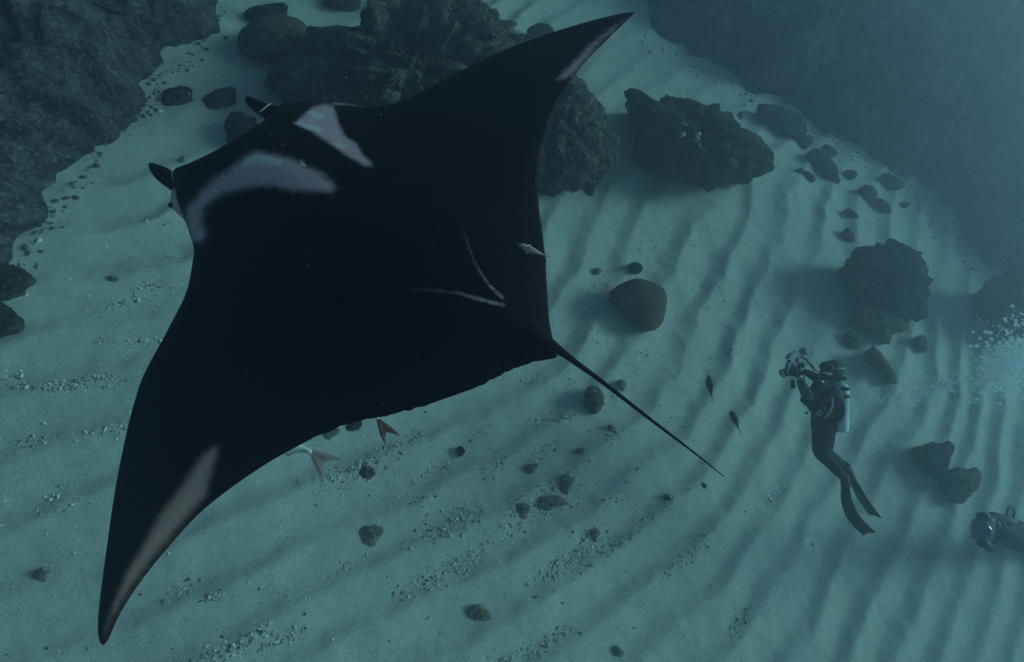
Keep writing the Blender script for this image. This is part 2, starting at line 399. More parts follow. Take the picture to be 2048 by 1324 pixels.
rock('coral_mound', [(1897,953),(1909,933),(1935,940),(1958,933),(1963,962),(1945,990),(1918,1012),(1900,994)], M_ROCKB, 'brownish coral clump beside the dark wedge-shaped clump', 'coral', n=64, rings=18, lump=0.15, depth=0.5)
rock('boulder', [(1990,600),(2005,545),(2050,525),(2110,560),(2110,680),(2060,690),(2020,660)], M_ROCKD, 'shadowy boulder at the foot of the far reef slope', lump=0.15, depth=0.5)
rock('boulder', [(-70,560),(-40,520),(0,528),(40,532),(58,545),(40,575),(10,600),(-50,610)], M_ROCKD, 'dark rock ledge jutting from the reef slope foot', lump=0.12, depth=0.5)
rock('boulder', [(-80,640),(-40,600),(0,600),(22,615),(35,640),(33,660),(0,668),(-60,690)], M_ROCKD, 'dark low boulder below the rock ledge at the reef foot', lump=0.12, depth=0.5)
# broken rocks strewn along the foot of the far reef slope
for k, (cx, cy, rx, ry, a) in enumerate([(1568,240,52,26,-32),(1612,282,14,15,0),(1640,318,27,20,-35),(1655,335,26,16,-40),(1600,343,8,8,0),(1672,358,10,7,-30),(1702,348,14,9,-20),
        (1738,385,20,14,-48),(1786,362,26,11,-32),(1770,410,20,7,-50),(1704,428,15,8,-40),(1699,470,9,16,20),(1660,300,16,9,-30),(1812,408,10,5,0),(1550,228,22,15,-10),(1480,232,7,8,0),(1620,352,16,6,-45)]):
    lb = {0: 'widest flat dark rock lying at the foot of the far reef slope', 2: 'bulky dark rock overlapping another along the far reef slope foot', 3: 'dark rock overlapped by the bulky one along the far reef slope foot',
          8: 'long flat rock touching the far reef slope edge', 11: 'narrow upright rock just above the big dark coral mound'}.get(k, 'small dark broken rock strewn on sand along the far reef slope foot')
    rock('rock', ell(cx, cy, rx, ry, a, 40, 0.07), M_BANK, lb, 'rock', 'broken rocks along the far reef slope', n=56, rings=14, lump=0.10, depth=0.28, lift=0.55)
for cx, cy, rx, ry, a, lb, m in [(740,1070,26,22,0,'round grey-brown stone on open sand below the near wing', M_PEBBLE),(958,1226,22,18,-20,'yellowish half-buried stone on a sand ridge', M_PEBBLE),
        (730,948,20,15,20,'dark stone ringed by white rubble under the near wing', M_ROCKB),(1100,1006,30,15,10,'flat slab of stone amid a rubble patch', M_PEBBLE),(1133,968,14,20,-10,'upright knobbly stone at the end of the rubble patch with the slab', M_PEBBLE),
        (1045,1022,16,16,0,'knobbly stone at the near end of the rubble patch with the slab', M_PEBBLE),(1190,1070,9,13,10,'yellow-brown lump of coral rubble on the sand', M_PEBBLE),(1335,1000,9,10,0,'dark green stone at the rubble tip', M_ROCKD),
        (1335,1017,8,7,0,'dark stone touching the dark green one', M_ROCKD),(1237,1303,10,11,0,'lone rounded stone on bare sand far from rubble', M_PEBBLE),(1161,902,9,7,10,'tan pebble of a touching pair under the tail tip', M_PEBBLE),
        (225,558,9,8,0,'small grey stone on sand ahead of the near wing', M_PEBBLE),(1222,858,9,8,0,'grey stone in rubble under the manta tail', M_PEBBLE),(1230,868,7,6,0,'smaller grey stone in rubble under the manta tail', M_PEBBLE),
        (922,902,9,9,0,'dark stone in a rubble line behind the near wing', M_ROCKD),(1194,542,8,7,0,'small round stone by the fish and the dark rock', M_PEBBLE),(82,1150,14,16,0,'dim grey stone on sand outside the near wing tip', M_PEBBLE),
        (1180,377,10,13,20,'dark stone at the foot of the greenish boulder', M_ROCKD),(1405,973,8,8,0,'dark pebble on sand off the tail tip', M_ROCKD),(655,870,24,12,20,'green-grey stone at the trailing edge of the near wing', M_PEBBLE),
        (705,853,20,10,15,'weedy flat stone at the trailing edge beside the spotted fish', M_ROCKD),(1063,936,13,10,20,'mottled stone in a line of white rubble', M_PEBBLE),(364,318,6,7,0,'tiny brown stone near the near head fin', M_PEBBLE),
        (1378,775-440,4,4,0,None,None)]:
    if lb: rock('stone', ell(cx, cy, rx, ry, a, 30, 0.14), m, lb, 'stone', n=48, rings=13, lump=0.13, freq=2.6, depth=0.36, lift=0.35)

# white encrusted spots on the dark lumpy boulder
M_WHITE = simple('white_sponge', (0.75, 0.75, 0.72), 0.9, 0.05, 0.3, 60)
dg = bpy.context.evaluated_depsgraph_get()
def cast(px, py, only=None):
    d = Vector(ray(px, py)).normalized()
    ok, loc, nrm, *_r, ob, _m = (lambda r: (r[0], r[1], r[2], r[3], r[4], r[5]))(S.ray_cast(dg, Vector(CAMP), d))
    return (loc, nrm, ob) if ok else (None, None, None)
dg.update()
for cx, cy, rx, ry in [(1393,270,6,5),(1394,283,5,9),(1398,292,3,5),(1364,271,4,6),(1369,246,4,4),(1376,250,3,2)]:
    loc, nrm, ob = cast(cx, cy)
    if loc is None: continue
    z = (loc-Vector(CAMP)).length/np.linalg.norm(ray(cx, cy))
    r = np.random.default_rng(int(cx)); n = 14; vs = []
    a = np.linspace(0, 2*np.pi, n, endpoint=False); k = r.uniform(0.55, 1.25, n)
    ring = at(cx+rx*k*np.cos(a), cy+ry*k*np.sin(a), np.full(n, z))
    top = ring*0.7+np.array(loc)*0.3 + np.array(nrm)*0.05
    verts = np.vstack([ring-np.array(nrm)*0.06, top, np.array(loc)[None]+np.array(nrm)*0.065])
    fc = [[i, (i+1) % n, n+(i+1) % n, n+i] for i in range(n)] + [[n+i, n+(i+1) % n, 2*n] for i in range(n)]
    mesh('white_sponge', verts-np.array(rc.location), fc, M_WHITE).parent = rc

# ------------------------------------------------------------------ manta ray
PLA, PLB, PLZ = 0.21, -0.45, 2.45            # tilt and depth of the manta's body plane in camera space
def plane_z(px, py):
    return PLZ/(1+PLA*(np.asarray(px, float)-W0/2)/F+PLB*(H0/2-np.asarray(py, float))/F)
def on_plane(px, py): return at(px, py, plane_z(px, py))
_n = RM @ (np.array([-PLA, -PLB, 1.0])/np.linalg.norm([PLA, PLB, 1.0]))      # towards the camera
_mouth = on_plane(440, 290); _tailb = on_plane(1105, 690)
_ax = (_mouth-_tailb); BODY_LEN = np.linalg.norm(_ax); _ax /= BODY_LEN
_lat = np.cross(_n, _ax)
_org = _tailb
def to_local(P):
    d = P-_org; return np.stack([d @ _ax, d @ _lat, d @ _n], -1)
def from_local(L): return _org + L[..., :1]*_ax + L[..., 1:2]*_lat + L[..., 2:3]*_n

def poly_dist(pts, poly):
    """signed distance, positive inside"""
    a = np.array(poly, float); b = np.roll(a, -1, 0)
    best = np.full(len(pts), 1e18); ins = np.zeros(len(pts), bool)
    for p, q in zip(a, b):
        d = q-p; t = np.clip(((pts-p) @ d)/(d @ d+1e-12), 0, 1)
        best = np.minimum(best, ((pts-p-t[:, None]*d)**2).sum(1))
        c = (p[1] > pts[:, 1]) != (q[1] > pts[:, 1])
        with np.errstate(divide='ignore', invalid='ignore'):
            ins ^= c & (pts[:, 0] < (q[0]-p[0])*(pts[:, 1]-p[1])/(q[1]-p[1])+p[0])
    return np.where(ins, 1, -1)*np.sqrt(best)
def line_dist(pts, line):
    a = np.array(line, float); best = np.full(len(pts), 1e18); par = np.zeros(len(pts)); n = len(a)-1
    for k in range(n):
        p, q = a[k], a[k+1]; d = q-p; t = np.clip(((pts-p) @ d)/(d @ d), 0, 1)
        e = ((pts-p-t[:, None]*d)**2).sum(1); m = e < best
        best[m] = e[m]; par[m] = (k+t[m])/n
    return np.sqrt(best), par

def slab(name, outline_px, step, thick_top, thick_bot, mat, parent, base, off=0.0):
    """closed lens-shaped body filling a traced outline on the manta's plane"""
    L = to_local(on_plane(outline_px[:, 0], outline_px[:, 1]))[:, :2]
    per = np.vstack([L, L[:1]]); d = np.r_[0, np.cumsum(np.linalg.norm(np.diff(per, axis=0), axis=1))]
    nb = int(d[-1]/(step*0.8)); s = np.linspace(0, d[-1], nb, endpoint=False)
    B = np.stack([np.interp(s, d, per[:, k]) for k in (0, 1)], -1)
    lo, hi = B.min(0), B.max(0)
    gx = np.arange(lo[0], hi[0], step); gy = np.arange(lo[1], hi[1], step*0.866)
    GX, GY = np.meshgrid(gx, gy, indexing='ij'); GX = GX + (np.arange(len(gy)) % 2)[None]*step*0.5
    I = np.stack([GX, GY], -1).reshape(-1, 2); I = I[poly_dist(I, L) > step*0.6]
    pts = np.vstack([B, I])
    vs, _e, fs, *_ = delaunay_2d_cdt([Vector(p) for p in pts], [(k, (k+1) % nb) for k in range(nb)], [], 1, 1e-7)
    vs = np.array([v[:] for v in vs]); fs = np.array(fs)
    dist = np.maximum(poly_dist(vs, B), 0)
    dist[dist < step*0.3] = 0
    edge = dist <= 0
    top = np.c_[vs, thick_top(vs, dist)+off]; n = len(vs)
    bot = np.c_[vs, -thick_bot(vs, dist)+off]
    top[edge, 2] = off; bot[edge, 2] = off
    P = from_local(np.vstack([top, bot]))
    fb = fs[:, ::-1]+n
    o = mesh(name, P-base, np.vstack([fs, fb]), mat)
    bm = bmesh.new(); bm.from_mesh(o.data); bmesh.ops.remove_doubles(bm, verts=bm.verts, dist=1e-6)
    bmesh.ops.recalc_face_normals(bm, faces=bm.faces); bm.to_mesh(o.data); bm.free()
    o.data.polygons.foreach_set('use_smooth', np.ones(len(o.data.polygons), bool))
    o.parent = parent
    return o

OUT = [(1271,24),(1262,24),(1246,26),(1207,35),(1168,45),(1089,69),(1011,98),(952,126),(893,157),(853,179),(814,198),(791,207),(755,213),(736,214),(705,208),(673,205),(634,206),(586,203),
 (562,209),(548,228),(537,241),(521,254),(486,278),(445,302),(399,323),(347,340),(346,360),(344,380),(339,400),(342,413),(355,428),(371,441),(377,463),(384,481),(388,499),(387,512),(381,551),(372,589),(351,630),(329,672),
 (302,721),(283,757),(268,806),(251,871),(229,982),(213,1097),(197,1215),(195,1267),(199,1284),(205,1292),(215,1284),(237,1231),(269,1180),(308,1128),(348,1081),(387,1037),(427,1002),(486,958),(546,919),(605,887),(645,867),
 (704,845),(751,836),(803,824),(850,812),(942,780),(986,759),(1013,745),(1038,733),(1067,724),(1095,719),(1114,716),(1116,706),(1108,690),(1103,664),(1098,640),(1096,610),(1093,550),(1092,523),(1089,499),(1085,466),(1078,420),(1076,393),
 (1074,353),(1081,295),(1093,255),(1113,204),(1144,157),(1176,118),(1215,79),(1246,49),(1264,32)]
OUT = chaikin(OUT, 2)
_r = np.random.default_rng(4)                # the trailing edges are slightly nicked
_jit = np.zeros(len(OUT)); 
for k in range(len(OUT)):
    x, y = OUT[k]
    if (620 < x < 1090 and y > 715) or (x > 1070 and 230 < y < 600): _jit[k] = _r.normal(0, 0.9)
OUT = OUT + np.c_[_jit*0.6, _jit]

def m_manta():
    t = NT('manta_skin'); c = t.obj()
    a = t.n('ShaderNodeVertexColor', layer_name='pattern')
    sep = t.n('ShaderNodeSeparateColor'); t.l(a.outputs[0], sep.inputs[0])
    n1 = t.noise(c, 30, 5, 0.6); n2 = t.noise(c, 140, 3); n3 = t.noise(c, 8, 4)
    mp = t.n('ShaderNodeMapping'); t.l(c, mp.inputs[0]); mp.inputs['Rotation'].default_value = (0, 0, 0.5); mp.inputs['Scale'].default_value = (18, 90, 40)
    st = t.noise(mp.outputs[0], 1.0, 3)
    def soft(v, amt): return t.math('SMOOTH_MIN', 1.0, t.math('MAXIMUM', t.math('ADD', v, t.math('MULTIPLY', t.math('SUBTRACT', n1, 0.5), amt)), 0.0), 0.05)
    dark = t.ramp(n3, [(0.3, (0.006, 0.0030, 0.0032)), (0.7, (0.010, 0.0055, 0.0055))])
    grey = t.mix(0.5, t.ramp(n2, [(0.3, (0.78, 0.46, 0.48)), (0.7, (0.96, 0.62, 0.65))]), t.ramp(n3, [(0.3, (0.74, 0.44, 0.46)), (0.7, (0.97, 0.66, 0.69))]))  # shoulder and far-wing patches, with warm strobe light mixed into the colour
    pink = t.mix(0.5, t.ramp(n2, [(0.3, (0.90, 0.42, 0.31)), (0.7, (0.98, 0.55, 0.42))]), t.ramp(n1, [(0.3, (0.86, 0.40, 0.30)), (0.7, (0.98, 0.57, 0.44))]))  # near-wing patch, redder still: strobe light put into its colour
    pale = t.ramp(n2, [(0.3, (0.90, 0.72, 0.68)), (0.7, (0.98, 0.86, 0.82))])
    fR = t.math('MULTIPLY', sep.outputs[0], t.ramp(t.math('ADD', sep.outputs[0], t.math('MULTIPLY', t.math('SUBTRACT', n1, 0.5), 1.5)), [(0.10, (0, 0, 0)), (0.85, (1, 1, 1))]))
    fG = t.math('MULTIPLY', sep.outputs[1], t.ramp(t.math('ADD', sep.outputs[1], t.math('MULTIPLY', t.math('SUBTRACT', n1, 0.5), 0.5)), [(0.10, (0, 0, 0)), (0.70, (1, 1, 1))]))
    fB = t.math('MULTIPLY', sep.outputs[2], t.ramp(t.math('ADD', sep.outputs[2], t.math('MULTIPLY', t.math('SUBTRACT', st, 0.5), 2.4)), [(0.40, (0, 0, 0)), (0.70, (1, 1, 1))]))
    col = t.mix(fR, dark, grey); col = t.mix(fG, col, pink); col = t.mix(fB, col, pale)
    t.bsdf(col, 0.72, t.bump(t.math('ADD', n2, t.math('MULTIPLY', n1, 0.5)), 0.45, 0.005), 0.10)
    return t.m
M_MANTA = m_manta()
base = Vector(from_local(np.array([[BODY_LEN*0.45, 0, -0.3]]))[0])
manta = thing('manta_ray', base, 'giant black manta ray with pale shoulder patches gliding over the sand', 'manta ray')
base = np.array(base)
def tt(v, d):
    g = np.exp(-(v[:, 1]/0.62)**2)*sstep(-0.35, 0.9, v[:, 0])
    return (0.022+0.20*g+0.03*np.exp(-(v[:, 1]/1.3)**2))*(1-np.exp(-d/(0.08+0.16*g)))
def tb(v, d):
    g = np.exp(-(v[:, 1]/0.60)**2)*sstep(-0.3, 0.7, v[:, 0])
    return (0.018+0.17*g)*(1-np.exp(-d/(0.06+0.1*g)))
body = slab('body', OUT, 0.015, tt, tb, M_MANTA, manta, base)
# colour pattern of the back
PATCH_G = [([(370,421),(376,410),(393,393),(398,382),(423,358),(457,337),(482,315),(504,302),(518,300),(543,307),(585,316),(613,332),(641,343),(664,360),(674,376),(664,387),(641,385),(585,383),(557,376),(515,374),(488,379),(451,388),(423,404),(409,418),(407,446),(416,466),(408,484),(384,486),(372,457)], 17.0),
           ([(588,246),(597,237),(625,213),(647,207),(666,210),(672,223),(678,248),(692,273),(714,287),(725,307),(742,323),(745,333),(731,333),(697,315),(669,295),(641,276),(622,263),(599,252)], 9.0),
           ([(341,380),(350,374),(353,395),(362,420),(371,442),(355,430),(338,413),(335,400)], 4.0),
           ]
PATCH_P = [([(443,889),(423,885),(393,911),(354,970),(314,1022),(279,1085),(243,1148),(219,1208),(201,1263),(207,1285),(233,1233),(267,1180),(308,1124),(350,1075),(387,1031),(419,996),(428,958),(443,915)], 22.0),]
PATCH_W = [([(1100,163),(1132,130),(1174,86),(1225,47),(1266,27),(1246,50),(1207,86),(1170,128),(1146,156),(1124,166)], 10.0)]
PATCH_B = [([(482,326),(496,313),(518,308),(548,313),(570,320),(560,331),(535,332),(515,326),(486,337)], 5.0), ([(428,371),(430,376),(436,384),(430,386),(424,380)], 3.0), ([(470,341),(484,338),(476,345),(466,347)], 2.5),
           ([(612,224),(628,218),(650,230),(648,239),(630,238)], 4.0), ([(589,247),(600,241),(640,252),(648,260),(640,266),(618,260)], 4.0), ([(666,285),(680,284),(692,292),(690,300),(674,294)], 3.0), ([(600,320),(613,328),(612,334),(600,330)],2.0),
           ([(337,398),(343,392),(345,400),(339,408)], 2.5)]
def paint(o, only=None):
    me = o.data; n = len(me.vertices); co = np.empty(n*3); me.vertices.foreach_get('co', co)
    q = to_px(co.reshape(-1, 3)+base)
    nl = to_local(co.reshape(-1, 3)+base)
    R = np.zeros(n); Gc = np.zeros(n); Bc = np.zeros(n)
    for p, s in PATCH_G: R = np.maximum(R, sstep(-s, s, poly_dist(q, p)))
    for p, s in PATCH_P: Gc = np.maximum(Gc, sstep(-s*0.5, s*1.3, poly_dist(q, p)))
    for p, s in PATCH_W: R = np.maximum(R, 0.85*sstep(-s*0.5, s*1.5, poly_dist(q, p)))
    for p, s in PATCH_B: Bc = np.maximum(Bc, sstep(-s, s, poly_dist(q, p)))
    d, t = line_dist(q, [(668,207),(700,209),(736,215)]); R = np.maximum(R, (0.75-0.5*t)*sstep(4.5, 0.5, d))
    d, t = line_dist(q, [(925,458),(934,480),(945,515),(959,542),(978,570),(1005,595)])
    R = np.maximum(R, np.clip(0.25+0.5*t, 0, 0.75)*sstep(5.5, 0.5, d))
    d, t = line_dist(q, [(822,580),(860,580),(891,583),(926,589),(959,598),(986,606),(1019,612)])
    R = np.maximum(R, np.clip(0.25+0.7*t, 0, 0.68)*sstep(1.0, 0.9, t)*sstep(7.0, 1.0, d))
    # only the back carries the pattern; the belly is pale
    ca = me.color_attributes.new('pattern', 'FLOAT_COLOR', 'POINT')
    belly = np.zeros(n)
    nr = np.empty(n*3); me.vertices.foreach_get('normal', nr)
    up = (nr.reshape(-1, 3) @ _n) > -0.1
    R *= up; Gc *= up; Bc = np.where(up, Bc, 0.85*(np.abs(nl[:, 1]) < 1.2))
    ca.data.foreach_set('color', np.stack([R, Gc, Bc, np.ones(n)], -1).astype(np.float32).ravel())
paint(body)

def tube(name, pts, radii, mat, parent=None, base=np.zeros(3), sides=10, flat=1.0, side_dir=None, cap=True):
    pts = np.array([np.array(p, float) for p in pts]); n = len(pts)
    tg = np.gradient(pts, axis=0); tg /= np.linalg.norm(tg, axis=1)[:, None]+1e-12
    ref = np.array(side_dir if side_dir is not None else (0.31, 0.2, 0.93), float)
    rows = []
    a = np.linspace(0, 2*np.pi, sides, endpoint=False)
    for k in range(n):
        s = np.cross(tg[k], ref); s /= np.linalg.norm(s)+1e-12; u = np.cross(s, tg[k])
        rows.append(pts[k] + radii[k]*(np.cos(a)[:, None]*s + flat*np.sin(a)[:, None]*u))
    vs = np.vstack(rows+[pts[:1], pts[-1:]]); fs = grid_faces(n, sides, True).tolist()
    if cap:
        A, Bn = n*sides, n*sides+1
        fs += [[(i+1) % sides, i, A] for i in range(sides)] + [[(n-1)*sides+i, (n-1)*sides+(i+1) % sides, Bn] for i in range(sides)]
    o = mesh(name, vs-base, fs, mat)
    bm = bmesh.new(); bm.from_mesh(o.data); bmesh.ops.recalc_face_normals(bm, faces=bm.faces); bm.to_mesh(o.data); bm.free()
    if parent is not None: o.parent = parent
    return o
def smooth_path(p, n):
    """Catmull-Rom through points"""
    p = np.array([np.array(q, float) for q in p]); m = len(p)
    e = np.vstack([2*p[0]-p[1], p, 2*p[-1]-p[-2]]); out = []
    for s in np.linspace(0, m-1, n):
        k = min(int(s), m-2); t = s-k; a, b, c, d = e[k:k+4]
        out.append(0.5*(2*b+(c-a)*t+(2*a-5*b+4*c-d)*t*t+(3*b-a-3*c+d)*t**3))
    return np.array(out)
def finish(o, pat=(0, 0, 0)):
    ca = o.data.color_attributes.new('pattern', 'FLOAT_COLOR', 'POINT')
    ca.data.foreach_set('color', np.tile(np.array([*pat, 1], np.float32), len(o.data.vertices)))
# whip tail
tpx = [(1060,660),(1085,678),(1108,694),(1130,709),(1165,735),(1205,764),(1300,838),(1380,899),(1448,953)]
tw = [16, 15, 11.5, 7.5, 5.6, 4.8, 3.6, 2.4, 1.0]
zz = plane_z(1100, 690); tz = [zz-0.01+0.0*k for k in range(len(tpx))]
tp = smooth_path([at(x, y, z) for (x, y), z in zip(tpx, tz)], 60)
tr = np.interp(np.linspace(0, len(tw)-1, 60), range(len(tw)), tw)*zz/F
finish(tube('tail', tp, tr, M_MANTA, manta, base, 12, 0.8, _n))
# small dorsal fin at the tail root
fin = np.array([(1062,655),(1083,668),(1104,686),(1090,692),(1072,676)], float)
finish(slab('dorsal_fin', chaikin(fin, 2), 0.012, lambda v, d: 0.03*(1-np.exp(-d/0.02)), lambda v, d: 0.03+0*d, M_MANTA, manta, base, 0.03))
# rolled head fins
FINS = [[(562,211),(545,208),(528,202),(514,196),(500,190),(493,190),(487,195),(488,203),(495,211),(504,218),(514,225),(526,233),(537,242),(552,238)],
        [(352,342),(344,340),(332,333),(320,328),(305,323),(298,323),(294,328),(295,337),(303,350),(316,362),(330,372),(344,381),(354,378)]]
for f_ in FINS:
    o = slab('cephalic_fin', chaikin(f_, 2), 0.010, lambda v, d: 0.05*np.sqrt(np.clip(d/0.07, 0, 1)), lambda v, d: 0.05*np.sqrt(np.clip(d/0.07, 0, 1)), M_MANTA, manta, base, -0.02)
    finish(o)
M_PALE = simple('pale_skin_fold', (0.80, 0.78, 0.74), 0.6, 0.2, 0.1)
for line in ([(519,224),(527,218),(535,211),(541,207)], [(343,341),(344,349),(346,356),(348,363)]):
    pz = [at(x, y, plane_z(x, y)-0.055) for x, y in line]
    tube('fin_fold', smooth_path(pz, 10), np.full(10, 0.0045), M_PALE, manta, base, 6)
# eye on the side of the head
M_EYE = simple('eye', (0.01, 0.01, 0.012), 0.15, 0.6)
def ball(name, c, r, mat, parent=None, base=np.zeros(3), seg=14, sc=(1, 1, 1)):
    bm = bmesh.new(); bmesh.ops.create_uvsphere(bm, u_segments=seg, v_segments=max(6, seg*2//3), radius=r)
    for v in bm.verts: v.co = Vector((v.co.x*sc[0], v.co.y*sc[1], v.co.z*sc[2])) + Vector(np.array(c)-base)
    me = bpy.data.meshes.new(name); bm.to_mesh(me); bm.free(); me.materials.append(mat)
    me.polygons.foreach_set('use_smooth', np.ones(len(me.polygons), bool))
    o = bpy.data.objects.new(name, me); COL.objects.link(o)
    if parent is not None: o.parent = parent
    return o
ball('eye', at(343, 411, plane_z(343, 411)-0.01), 0.022, M_EYE, manta, base)

# ------------------------------------------------------------------ fish
CAMX = RM[:, 0]; CAMY = RM[:, 1]; CAMZ = RM[:, 2]            # picture axes as world directions
def fin_blade(name, outline, thick_dir, thick, mat, parent, base):
    """thin tapered fin from a ring of 3-D points"""
    p = np.array(outline); n = len(p); c = p.mean(0); td = np.array(thick_dir)*thick
    vs = np.vstack([p, [c+td], [c-td]])
    fs = [[k, (k+1) % n, n] for k in range(n)] + [[(k+1) % n, k, n+1] for k in range(n)]
    o = mesh(name, vs-base, fs, mat, smooth=False)
    o.parent = parent; return o
def fish(label, head, tail, z0, z1, body_w, dorsal, mat, fin_mat, bend=0.0, deep=1.0, name='fish', fork=1.0, span=1.0, tail_twist=0.0, group=None, tail_px=None):
    """head/tail pixels with depths; body_w half-width in metres; dorsal = world direction of the back"""
    A = at(head[0], head[1], z0); B = at(tail[0], tail[1], z1); Lv = B-A; L = np.linalg.norm(Lv); f = Lv/L
    dv = np.array(dorsal, float); dv -= f*(dv @ f); dv /= np.linalg.norm(dv); sv = np.cross(f, dv)
    t = thing(name, Vector(A+Lv*0.5), label, 'fish', group); b0 = A+Lv*0.5
    s = np.linspace(0, 1, 26)
    prof = np.array([(0, .10), (.04, .45), (.12, .78), (.25, .98), (.38, 1.0), (.55, .80), (.72, .48), (.86, .22), (.94, .13), (1.0, .12)])
    r = np.interp(s, prof[:, 0], prof[:, 1])*body_w
    ctr = A + s[:, None]*Lv + sv*(bend*L*np.sin(s*np.pi*0.9))[:, None]
    a = np.linspace(0, 2*np.pi, 16, endpoint=False)
    rows = [c + rr*(np.cos(a)[:, None]*sv*(0.9) + np.sin(a)[:, None]*dv*deep) for c, rr in zip(ctr, r)]
    n = len(s); vs = np.vstack(rows+[ctr[:1]-f*0.004, ctr[-1:]])
    fs = grid_faces(n, 16, True).tolist() + [[(i+1) % 16, i, n*16] for i in range(16)] + [[(n-1)*16+i, (n-1)*16+(i+1) % 16, n*16+1] for i in range(16)]
    o = mesh('body', vs-b0, fs, mat); o.parent = t
    bm = bmesh.new(); bm.from_mesh(o.data); bmesh.ops.recalc_face_normals(bm, faces=bm.faces); bm.to_mesh(o.data); bm.free()
    e = ctr[-1]; ft = ctr[-1]-ctr[-3]; ft /= np.linalg.norm(ft)
    ct, stw = math.cos(tail_twist), math.sin(tail_twist); du = dv*ct+sv*stw; ds = sv*ct-dv*stw
    k = L*0.20*span
    kl = k*1.1
    if tail_px:                                            # (direction in the picture, half span px, length px)
        (tx, ty), hs_, ln_ = tail_px; pm = z1/F*1.12; ft = CAMX*tx-CAMY*ty-CAMZ*0.30; ft = ft/np.linalg.norm(ft)
        du = CAMX*ty+CAMY*tx+CAMZ*0.25; du -= ft*(du @ ft); du /= np.linalg.norm(du); ds = np.cross(ft, du); k = hs_*pm; kl = ln_*pm
    for sg in (1, -1):
        ol = [e+du*0.16*k*sg-ft*0.01, e+du*sg*k*0.45+ft*kl*0.22, e+du*sg*k*0.85+ft*kl*0.60, e+du*sg*k*1.0+ft*kl*(0.98 if sg > 0 else 1.12), e+du*sg*k*0.62+ft*kl*0.80, e+du*sg*k*0.25+ft*kl*(0.75-0.12*fork), e+ft*kl*(0.70-0.14*fork), e-ft*0.01-du*0.02*k*sg]
        fin_blade('tail_fin', ol, ds, 0.004, fin_mat, t, b0)
    def fin_at(nm, s0, s1, h, base_dir, sweep=0.1):
        i0, i1 = int(s0*25), int(s1*25); P0 = ctr[i0]+base_dir*r[i0]*0.85*deep; P1 = ctr[i1]+base_dir*r[i1]*0.8*deep
        fin_blade(nm, [P0, P0+base_dir*h+f*L*sweep, (P0+P1)/2+base_dir*h*0.6+f*L*sweep*0.8, P1+base_dir*h*0.3+f*L*0.05, P1], np.cross(base_dir, f), 0.003, fin_mat, t, b0)
    fin_at('dorsal_fin', 0.30, 0.70, L*0.07, dv); fin_at('anal_fin', 0.58, 0.74, L*0.05, -dv)
    for sg in (1, -1):
        i = 7; P = ctr[i]+sv*sg*r[i]*0.85; q = sv*sg
        fin_blade('pectoral_fin', [P, P+q*L*0.05+f*L*0.04, P+q*L*0.09+f*L*0.14, P+q*L*0.045+f*L*0.13, P+f*L*0.05], dv, 0.003, fin_mat, t, b0)
        i = 3; ball('eye', ctr[i]+sv*sg*r[i]*0.80+dv*r[i]*0.25, max(0.006, body_w*0.13), M_EYE, t, b0, 8)
    return t
M_FISHD = simple('slate_fish_skin', (0.035, 0.042, 0.045), 0.5, 0.3, 0.2, 40)
M_FISHP = simple('pinkish_fish_skin', (0.66, 0.40, 0.38), 0.5, 0.3, 0.3, 60)
M_FINP = simple('pink_fin', (0.95, 0.66, 0.58), 0.6, 0.2, 0.15, 80)  # lightened, warm tone carries the strobe light on the tail
M_FISHW = simple('silver_green_fish_skin', (0.80, 0.88, 0.74), 0.4, 0.4, 0.3, 30)
M_FINS = simple('speckled_red_fin', (0.55, 0.28, 0.24), 0.6, 0.2, 0.8, 120)
UPC = np.array([0, 0, 1.0])
for m_, c_ in ((M_FINP, (0.95, 0.68, 0.60)), (M_FINS, (0.62, 0.30, 0.26))):      # thin fins let light through
    nt_ = m_.node_tree; o_ = next(n for n in nt_.nodes if n.type == 'OUTPUT_MATERIAL'); p_ = next(n for n in nt_.nodes if n.type == 'BSDF_PRINCIPLED')
    tl = nt_.nodes.new('ShaderNodeBsdfTranslucent'); tl.inputs[0].default_value = (*c_, 1); mx_ = nt_.nodes.new('ShaderNodeMixShader'); mx_.inputs[0].default_value = 0.5
    nt_.links.new(p_.outputs[0], mx_.inputs[1]); nt_.links.new(tl.outputs[0], mx_.inputs[2]); nt_.links.new(mx_.outputs[0], o_.inputs['Surface'])
fish('slender dark fish swimming closer to the coral mound side of a pair', (1417,750), (1424,796), 5.6, 5.65, 0.042, UPC, M_FISHD, M_FISHD, bend=0.02, deep=0.95, fork=1.1, span=0.9, tail_twist=1.0)
fish('slender dark fish nearer the manta tail tip in a pair', (1461,822), (1478,861), 5.6, 5.65, 0.042, UPC, M_FISHD, M_FISHD, bend=-0.03, deep=0.95, fork=1.1, span=0.9, tail_twist=1.0)
zf = float(plane_z(1065, 500))-0.22
fish('small pinkish fish hovering over the trailing edge of the manta', (1037,489), (1092,511), zf, zf, 0.020, _n, M_FISHP, M_FINP, bend=0.015, deep=0.9, fork=0.7, span=0.85, tail_twist=0.35)
zt = float(plane_z(600, 890))+0.36
fish('pale silvery fish under the manta with a pink forked tail showing', (470,868), (622,906), zt+0.05, zt, 0.105, CAMY*0.95+CAMX*0.2+CAMZ*0.4, M_FISHW, M_FINP, bend=-0.05, deep=1.0, fork=0.75, tail_px=((0.70, 0.72), 27, 48))
zt = float(plane_z(760, 830))+0.30
fish('fish under the manta with a speckled reddish tail showing', (690,690), (757,838), zt+0.05, zt, 0.085, CAMX*0.9-CAMY*0.2+CAMZ*0.4, M_FISHW, M_FINS, bend=0.03, deep=1.0, fork=0.8, tail_px=((0.48, 0.88), 18, 50))

